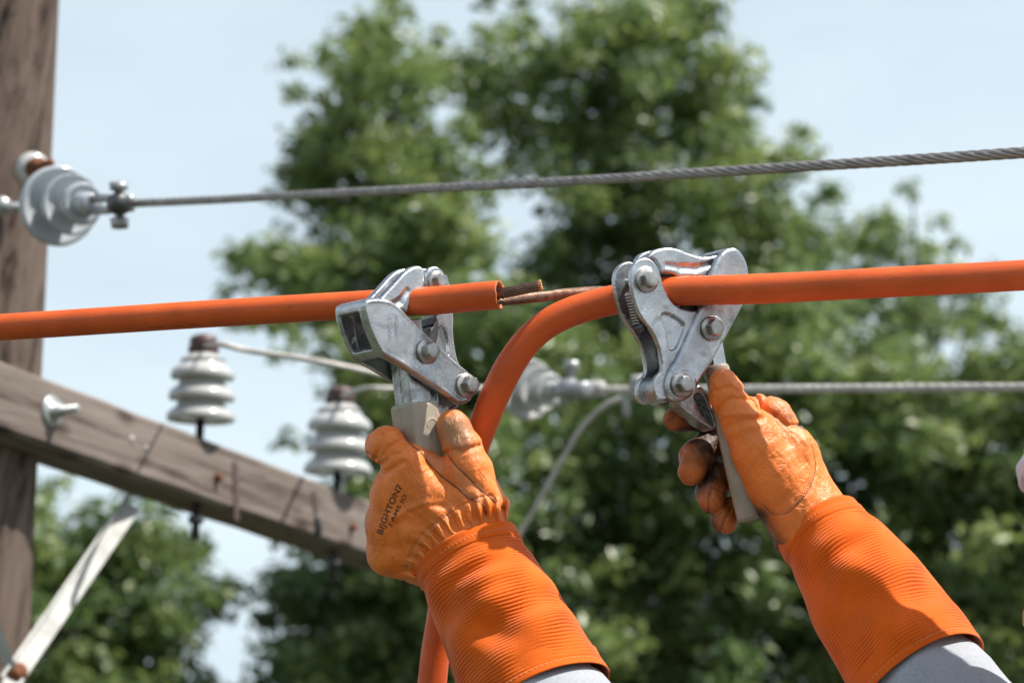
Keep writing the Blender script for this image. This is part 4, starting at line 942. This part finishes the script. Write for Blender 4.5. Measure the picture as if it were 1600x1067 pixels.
# ---------------------------------------------------------------- right glove (thumb along the handle)
WCR = np.array([1283., 828., -14.]); ACR = nrm([.50, .74, .42])
seamR1 = [Z4(*q) for q in ((820, 465), (838, 520), (848, 590), (838, 655), (800, 735), (742, 802), (690, 842), (620, 842), (575, 795))]
seamR2 = [Z4(*q) for q in ((700, 285), (770, 320), (822, 385), (868, 470), (920, 555), (955, 640), (975, 700))]
def f_gloveR(P):
    th = chain(P, [(1132, 598, 0, 23), (1137, 618, 2, 27), (1163, 662, 4, 34), (1186, 702, 0, 44), (1212, 748, -6, 50)], 10)
    palm = chain(P, [(1212, 742, -10, 50), (1232, 775, -10, 50), (1262, 818, -12, 56)], 12)
    ix = chain(P, [(1262, 790, -22, 52), (1236, 712, -26, 42), (1207, 656, -32, 32), (1182, 640, -50, 26)], 12)
    heel = seg(P, (1226, 790, -20), (1248, 836, -18), 42, 42)
    d = smin(th, palm, 16); d = smin(d, ix, 9); d = smin(d, heel, 14)
    inx = chain(P, [(1205, 648, -52, 28), (1150, 648, -96, 23), (1092, 652, -82, 21), (1060, 654, -56, 20), (1053, 656, -46, 17)], 8)
    mi = chain(P, [(1218, 690, -60, 28), (1160, 690, -100, 24), (1112, 694, -88, 25), (1088, 714, -58, 26), (1080, 736, -38, 23)], 8)
    ri = chain(P, [(1220, 740, -58, 27), (1165, 742, -98, 24), (1124, 748, -80, 24), (1111, 770, -52, 23.5), (1112, 783, -40, 21)], 8)
    pi_ = chain(P, [(1225, 785, -50, 26), (1172, 792, -84, 22), (1140, 798, -66, 20), (1130, 812, -46, 19), (1134, 818, -38, 16)], 8)
    fg = smin(inx, smin(mi, smin(ri, pi_, 2.5), 2.5), 2.5); d = smin(d, fg, 6)
    d = smin(d, chain(P, [(1272, 812, -14, 55), tuple(WCR+ACR*70)+(56,)], 5), 20)
    fz = P[:, 2] > -42
    for s_, a_, w_ in ((seamR1, 1.5, 4.0), (seamR2, 1.5, 4.0)):
        d = d + fz*a_*np.exp(-(polyd(P, s_)/w_)**2)
    d = d - fz*2.2*np.exp(-(polyd(P, [(a-8, b-2) for a, b in seamR1[:6]])/7)**2)
    for pts, a_, w_ in (([Z4(330, 200), Z4(400, 180), Z4(440, 210)], 3.19, 4.25), ([Z4(345, 290), Z4(420, 240), Z4(500, 255), Z4(540, 300)], 4.35, 5.10), ([Z4(370, 330), Z4(450, 320), Z4(540, 320)], -2.90, 5.10), ([Z4(400, 390), Z4(470, 360), Z4(560, 350)], 3.77, 5.95),
                        ([Z4(440, 160), Z4(430, 120), Z4(380, 95)], 2.03, 5.10), ([Z4(480, 200), Z4(545, 240), Z4(565, 285), Z4(640, 330)], 4.64, 3.82), ([Z4(560, 290), Z4(590, 240)], 2.32, 4.25), ([Z4(640, 330), Z4(700, 385), Z4(760, 380)], 3.77, 3.40), ([Z4(700, 290), Z4(710, 340)], -2.03, 6.80),
                        ([Z4(560, 420), Z4(640, 440), Z4(700, 480)], 1.74, 10.20), ([Z4(930, 590), Z4(985, 640), Z4(1000, 690)], 3.19, 4.25), ([Z4(580, 880), Z4(620, 960), Z4(680, 1030)], 3.19, 6.80), ([Z4(540, 920), Z4(560, 960), Z4(600, 1000)], 2.32, 2.55),
                        ([Z4(295, 860), Z4(290, 760), Z4(310, 700), Z4(350, 720)], 2.17, 2.55), ([Z4(350, 945), Z4(370, 880), Z4(405, 820)], 2.32, 2.55), ([Z4(50, 385), Z4(90, 350), Z4(130, 300)], 2.32, 2.55), ([Z4(150, 700), Z4(128, 620), Z4(160, 520)], 1.89, 2.55)):
        d = d + (P[:, 2] > -75)*a_*np.exp(-(polyd(P, pts)/w_)**2)
    return d - .8*wav(P, 34, 61, 6) - .42*wav(P*np.array([.8, .7, 1], np.float32), 13, 62, 7) - .16*wav(P, 6.5, 63, 9)
def dirtR(P):
    n_ = wav(P, 48, 15, 8)*.7
    palm = np.clip((1196-P[:, 0])/50+(P[:, 1]-760)/90, 0, 1)*(P[:, 1] > 640)*.38*(1+.5*n_)
    fingers = np.clip((1150-P[:, 0])/40, 0, 1)*np.clip((-18-P[:, 2])/24, 0, 1)*(.36+.30*n_+np.clip((P[:, 0]-1075)/60, 0, .5))*(P[:, 1] > 630)
    heel = np.exp(-(polyd(P, [Z4(560, 860), Z4(600, 970), Z4(680, 1060)])/18)**2)*.75
    spots = np.exp(-(np.hypot(P[:, 0]-1236, P[:, 1]-651)/3.8)**2)*.9 + np.exp(-(polyd(P, [Z4(755, 380), Z4(795, 398)])/2.2)**2) + np.exp(-(polyd(P, [Z4(700, 385), Z4(760, 378)])/2.2)**2)*.4
    return np.clip(n_*.5-.33, 0, 1)*.5 + palm + np.clip(fingers, 0, .8) + heel + spots
def dustR(P): return np.exp(-(polyd(P, [Z4(560, 210), Z4(640, 260), Z4(730, 330)])/12)**2)*.5*(P[:, 2] > -60)
gR, hP, hQ = sdf_obj('glove', f_gloveR, (1020, 555, -140), (1380, 920, 90), M['leather'], person, 1.25, {'dirt': dirtR, 'dust': dustR}, lip=1.6)
gR['label'] = 'right orange glove, thumb along the handle, dark dirty fingertips'
bR = BVHTree.FromPolygons(hP.tolist(), hQ.tolist())
seam_line(bR, seamR1, .75, gR, .0); seam_line(bR, seamR2, .9, gR, .2)
for q in (((297, 865), (288, 800), (300, 720), (330, 705)), ((350, 945), (372, 880), (402, 822)), ((62, 385), (95, 352), (140, 315)), ((152, 715), (125, 640), (150, 540))): seam_line(bR, [Z4(*a) for a in q], .8, gR, .1, 24)
stitch_line(bR, off(seamR1, -2.0, -.5), gR, 4.4, 2.6, .55); stitch_line(bR, off(seamR1[:7], -5.0, -1.2), gR, 4.4, 2.6, .5); stitch_line(bR, off(seamR2, -2.6, 1.5), gR, 4.4, 2.6, .5)
stitch_line(bR, [Z4(*q) for q in ((888, 575), (905, 640), (940, 715))], gR, 4.4, 2.5, .4)
# ---------------------------------------------------------------- knitted gauntlet cuffs
def cuff(C0, Ax, length, r0, r1, flat, par, seed, edge=10, folds=(), n=520, m=560, bow=(0, 0)):
    """ribbed tube: C0 wrist centre, Ax axis, radii r0 -> r1"""
    e1 = nrm(np.cross([0, 0, 1.], Ax)); e1 = e1 if e1[0] > 0 else -e1; e2 = np.cross(Ax, e1); e2 = e2 if e2[2] > 0 else -e2
    r = np.random.default_rng(seed); s = np.linspace(-14, length, n); th = np.linspace(0, 2*np.pi, m, endpoint=False)
    SS, TH = np.meshgrid(s, th, indexing='ij'); u = np.clip(SS/length, 0, 1)
    R_ = r0 + (r1-r0)*u**.85 - 3.0*np.exp(-((SS-24)/14)**2)
    # large soft folds
    D = np.zeros_like(SS)
    for (sc, tcn, ws, wt, amp, sh) in folds:
        dt = np.angle(np.exp(1j*(TH-tcn-sh*(SS-sc)/100))); D += amp*np.exp(-((SS-sc)/ws)**2 - (dt/wt)**2)
    D += 1.6*np.sin(2*TH+SS*.02+seed) + 1.1*np.sin(3*TH-SS*.035+seed*2) + .8*np.sin(5*TH+SS*.05)
    band = 1/(1+np.exp(-(SS-18)/1.2)); hem = 1/(1+np.exp((SS-(length-14))/1.5))
    ph = (SS + 4.0*np.sin(TH*2+seed)+1.3*np.sin(TH*5+SS*.03)+.5*np.sin(TH*11+SS*.06))/6.2*2*np.pi
    rib = np.abs(np.sin(ph/2))**.8; amp = 1.45*np.clip(.85+.6*np.sin(TH*3+SS*.03)+.5*np.sin(TH*7-SS*.05), .1, 1.9)
    D += band*hem*(rib-.6)*amp
    D += (1-band)*1.0 - 1.5*np.exp(-((SS-17)/1.6)**2)
    D += (1-hem)*.7 - 1.3*np.exp(-((SS-(length-13))/1.4)**2)
    x0 = np.exp(-((SS+14)/3.0)**2)*-5; D += x0
    RR = R_+D
    ctr = C0 + SS[..., None]*Ax + (np.sin(np.pi*u)*bow[0])[..., None]*e1
    X = ctr + (RR*np.cos(TH))[..., None]*e1 + (RR*np.sin(TH)*flat)[..., None]*e2
    # turn the hem inside
    ring = X[-1]; inner = []
    cN = C0+length*Ax
    for k, (dr, ds) in enumerate(((.3, .9), (.9, 1.5), (1.7, 1.5), (2.5, .6), (2.9, -2), (3.2, -40))):
        rad_ = ring-cN; nn = rad_/np.linalg.norm(rad_, axis=1)[:, None]; inner.append(ring - nn*dr + Ax*ds)
    X = np.concatenate([X, np.array(inner)]); N_ = len(X)
    o = obj('cuff', V(X.reshape(-1, 3)), grid_faces(N_, m), M['knit'], par, recalc=False)
    bm = bmesh.new(); bm.from_mesh(o.data); bmesh.ops.recalc_face_normals(bm, faces=bm.faces); bm.to_mesh(o.data); bm.free()
    at = o.data.attributes.new('dirt', 'FLOAT', 'POINT'); q = X.reshape(-1, 3).astype(np.float32)
    at.data.foreach_set('value', np.clip(np.clip(wav(q, 40, seed, 8)*.8-.62, 0, .45)+np.exp(-(wav(q, 14, seed+9, 7)-1.15)**2/.02)*.25, 0, 1).astype(np.float32))
    # stitches round the band and round the hem
    for sv, lift in ((6, .5), (length-9, .5)):
        mbs = MB(); i = int(np.interp(sv, s, np.arange(n))); k = 0
        while k < m-6:
            if True:
                p = X[i, [k, k+2, k+4]]; c_ = C0+sv*Ax; nn = (p-c_)/np.linalg.norm(p-c_, axis=1)[:, None]; p = p+nn*np.array([[.0], [.45], [.0]]); mbs.add(*tube(V(p), .42*KU, 5))
            k += 7
        mbs.build('cuff_stitching', M['thread'], par)
    return o, e1, e2
pi = math.pi
cuff(WCL, ACL, 279, 86, 114, .90, gL, 3, folds=((55, 2.3, 24, .5, 9, .5), (62, 1.75, 13, .55, -9, .5), (88, 1.5, 16, .6, 9, .3), (100, 2.3, 34, .45, -12, -.2), (125, 1.65, 22, .45, 11, .4), (155, 2.3, 45, .32, 11, -.3), (175, 1.75, 40, .28, -10, -.5), (205, 1.2, 34, .5, 7, .2), (235, 1.9, 34, .4, 8, .3), (115, .6, 26, .4, 8, .2), (150, .55, 18, .4, -8, .2), (185, .7, 26, .5, 6, .2), (165, 1.1, 14, .6, -6, .4), (250, 1.5, 20, .4, -5, .3)))
cuff(WCR, ACR, 311, 73, 114, .90, gR, 5, bow=(5, 0), folds=((62, 1.7, 18, .45, 8, .4), (85, 1.35, 16, .5, -7, .4), (95, 2.4, 40, .5, -9, -.2), (125, 1.6, 36, .40, 9, -.1), (160, .75, 34, .45, 8, .3), (175, 1.7, 50, .25, -8, -.4), (215, .75, 34, .5, -11, .1), (248, .8, 22, .5, 6, 0), (200, 2.1, 60, .35, -9, -.3), (225, 1.6, 40, .35, 8, .2), (160, 2.7, 60, .4, 7, -.2), (275, 1.5, 30, .5, 6, .2), (265, 2.2, 30, .4, -6, .2)))
# ---------------------------------------------------------------- grey sleeves: wrist (inside the cuff) -> elbow -> shoulder
def sleeve(pts, radii, seed, n=420, m=200):
    P = spline(pts, n)
    T, A, B = frames(P); s = np.r_[0, np.cumsum(np.linalg.norm(np.diff(P, axis=0), axis=1))]; R_ = np.interp(s/KU, [q[0] for q in radii], [q[1] for q in radii]); th = np.linspace(0, 2*np.pi, m, endpoint=False)
    SS, TH = np.meshgrid(s, th, indexing='ij'); r = np.random.default_rng(seed); D = 0
    for k in range(16):
        sc = r.uniform(0, s[-1]); tt = r.uniform(0, 6.28); dt = np.angle(np.exp(1j*(TH-tt-r.uniform(-1.5, 1.5)*(SS-sc)*8))); D = D + r.uniform(.003, .007)*np.exp(-((SS-sc-.02*dt)/.010)**2-(dt/1.1)**2)
    D = D + .0012*np.sin(3*TH+SS*40)
    RR = R_[:, None]*KU*1.0+D
    X = P[:, None]+RR[..., None]*(np.cos(TH)[..., None]*A[:, None]+np.sin(TH)[..., None]*B[:, None])
    return obj('sleeve', X.reshape(-1, 3), grid_faces(n, m), M['grey_cloth'], person)
EL_L = WCL+ACL*585; EL_R = WCR+ACR*560
wl = V([WCL+ACL*200, WCL+ACL*290, WCL+ACL*400, EL_L]); wr_ = V([WCR+ACR*200, WCR+ACR*300, WCR+ACR*400, EL_R])
# body landmarks (metres)
nose = CAM + 1.62*FW + (1598-800)*1.62/FPX*RT - (968-533.5)*1.62/FPX*UP
fdir = nrm(np.array([-.93, .36, 0])); rdir = np.cross(fdir, [0, 0, 1.])
head = nose - fdir*.108 + np.array([0, 0, .015])
neck = head + np.array([0, 0, -.16]) - fdir*.02
shc = neck + np.array([0, 0, -.085]); shL = shc - rdir*.185; shR = shc + rdir*.185
sleeve([wl[0], wl[1], wl[2], wl[3], wl[3]*.45+shL*.55+np.array([0, 0, -.02]), shL], [(0, 60), (50, 84), (78, 100), (100, 106), (200, 114), (385, 128), (700, 145), (1035, 165)], 5)
sleeve([wr_[0], wr_[1], wr_[2], wr_[3], wr_[3]*.45+shR*.55+np.array([0, 0, -.02]), shR], [(0, 56), (60, 80), (104, 98), (130, 105), (200, 112), (360, 126), (700, 140), (1035, 160)], 9)
hip = shc + np.array([0, 0, -.50]) - fdir*.02
def ch(P, pts, k=.02): return chain(P, pts, k)
def f_body(P):
    h = ball(P, head+np.array([0, 0, .035])-fdir*.012, np.array([.088, .088, .108]))
    jaw = ball(P, head+fdir*.035+np.array([0, 0, -.045]), np.array([.058, .058, .062])); h = smin(h, jaw, .03)
    h = smin(h, seg(P, head+fdir*.080+np.array([0, 0, .018]), nose-fdir*.012, .010, .0125), .012)
    h = smin(h, ball(P, head+fdir*.076+np.array([0, 0, -.052]), np.array([.016, .016, .009])), .012)
    h = smin(h, ball(P, head+fdir*.068+np.array([0, 0, -.090]), .020), .02)
    for s in (-1, 1):
        h = smin(h, ball(P, head+rdir*.086*s-fdir*.008+np.array([0, 0, .0]), np.array([.014, .012, .030])), .006)
        h = smax(h, -ball(P, head+fdir*.088+rdir*.032*s+np.array([0, 0, .022]), .013), .014)
        h = smin(h, ball(P, head+fdir*.070+rdir*.031*s+np.array([0, 0, .021]), .0125), .003)
    d = smin(h, seg(P, neck+np.array([0, 0, .09]), shc, .052, .062), .03)
    d = smin(d, seg(P, shL, shR, .058), .05)
    d = smin(d, chain(P, [(*(shc+[0, 0, -.06]), .115), (*(shc+[0, 0, -.28]), .125), (*hip, .13)], .05), .05)
    for sh, el, wr2 in ((shL, wl[3], V([WCL+ACL*120])[0]), (shR, wr_[3], V([WCR+ACR*120])[0])):
        d = smin(d, chain(P, [(*sh, .052), (*el, .038), (*wr2, .029)], .02), .03)
    for s in (-1, 1):
        k_ = hip+rdir*.10*s+fdir*.03; fo = np.array([k_[0], k_[1], .08])+rdir*.05*s
        d = smin(d, chain(P, [(*(hip+rdir*.085*s+[0, 0, -.03]), .095), (*np.array([k_[0], k_[1], hip[2]*.52]), .06), (*fo, .042)], .03), .04)
    return d
lo_ = np.minimum.reduce([shL, shR, wl[0], wr_[0], hip, head])-.32; hi_ = np.maximum.reduce([shL, shR, wl[0], wr_[0], hip, head])+.30; lo_[2] = .02
hb, bp, bq = sdf_obj('body', f_body, lo_, hi_, M['skin'], person, .0075, lip=1.3, space=lambda p: p)
def f_torso(P):
    d = smin(seg(P, shL, shR, .074), chain(P, [(*(shc+[0, 0, -.06]), .135), (*(shc+[0, 0, -.28]), .145), (*(hip+[0, 0, -.03]), .155)], .05), .06)
    d = smax(d, hip[2]-.06-P[:, 2], .01); d = smax(d, -seg(P, neck, shc+np.array([0, 0, .02]), .07), .01)
    return d - .004*wav(P, .16, 3, 6)
sdf_obj('shirt', f_torso, lo_, hi_, M['grey_cloth'], person, .012, space=lambda p: p)
def f_trs(P):
    d = None
    for s in (-1, 1):
        k_ = hip+rdir*.10*s+fdir*.03; fo = np.array([k_[0], k_[1], .10])+rdir*.05*s
        e = chain(P, [(*(hip+rdir*.08*s+[0, 0, -.04]), .115), (*np.array([k_[0], k_[1], hip[2]*.52]), .082), (*fo, .068)], .03); d = e if d is None else smin(d, e, .03)
    return smax(d - .004*wav(P, .14, 8, 6), P[:, 2]-hip[2]-.03, .01)
sdf_obj('trousers', f_trs, lo_, hi_, M['denim'], person, .012, space=lambda p: p)
for s in (-1, 1):
    fo = np.array([*(hip+rdir*.15*s+fdir*.03)[:2], .05])
    sdf_obj('boot', lambda P: smax(smin(seg(P, fo+np.array([0, 0, .12]), fo+np.array([0, 0, .01]), .065, .055), seg(P, fo, fo+fdir*.17+np.array([0, 0, -.005]), .052, .045), .03), .0-P[:, 2], .005), fo-[.3, .3, .06], fo+[.3, .3, .25], M['boot'], person, .008, space=lambda p: p)
# hard hat: shell, brim; hair below it
hc = head+np.array([0, 0, .086])-fdir*.012
def f_hat(P):
    q = P-hc.astype(np.float32); up2 = np.array([0, 0, 1], np.float32)
    sh = ball(P, hc, np.array([.112, .112, .105])); sh = np.maximum(np.maximum(sh, -ball(P, hc, np.array([.101, .101, .094]))), -(q@up2)+.0)
    c = hc+fdir*.012; br = ball(P, c, np.array([.103, .103, .14])); br = np.maximum(br, np.abs((P-c.astype(np.float32))@up2+.22*(np.maximum(0, (q@fdir.astype(np.float32))-.08-0)))-.0035); br = np.maximum(br, -ball(P, hc, np.array([.098, .098, .2])))
    rib = seg(P, hc+np.array([0, 0, .10])-fdir*.06, hc+np.array([0, 0, .10])+fdir*.06, .010)
    return smin(smin(sh, br-.002, .01), np.maximum(rib, -ball(P, hc, .100)), .01)
sdf_obj('hard_hat', f_hat, hc-[.22, .22, .06], hc+[.22, .22, .14], M['hat'], person, .003, space=lambda p: p)
sdf_obj('hair', lambda P: np.maximum(smax(ball(P, head+np.array([0, 0, .035])-fdir*.016, np.array([.094, .094, .112]))-.001*wav(P, .01, 3), -((head-P)@fdir.astype(np.float32)+.005), .01), -(P[:, 2]-head[2]+.05)), head-[.15, .15, .15], head+[.15, .15, .2], M['hair'], person, .005, space=lambda p: p)
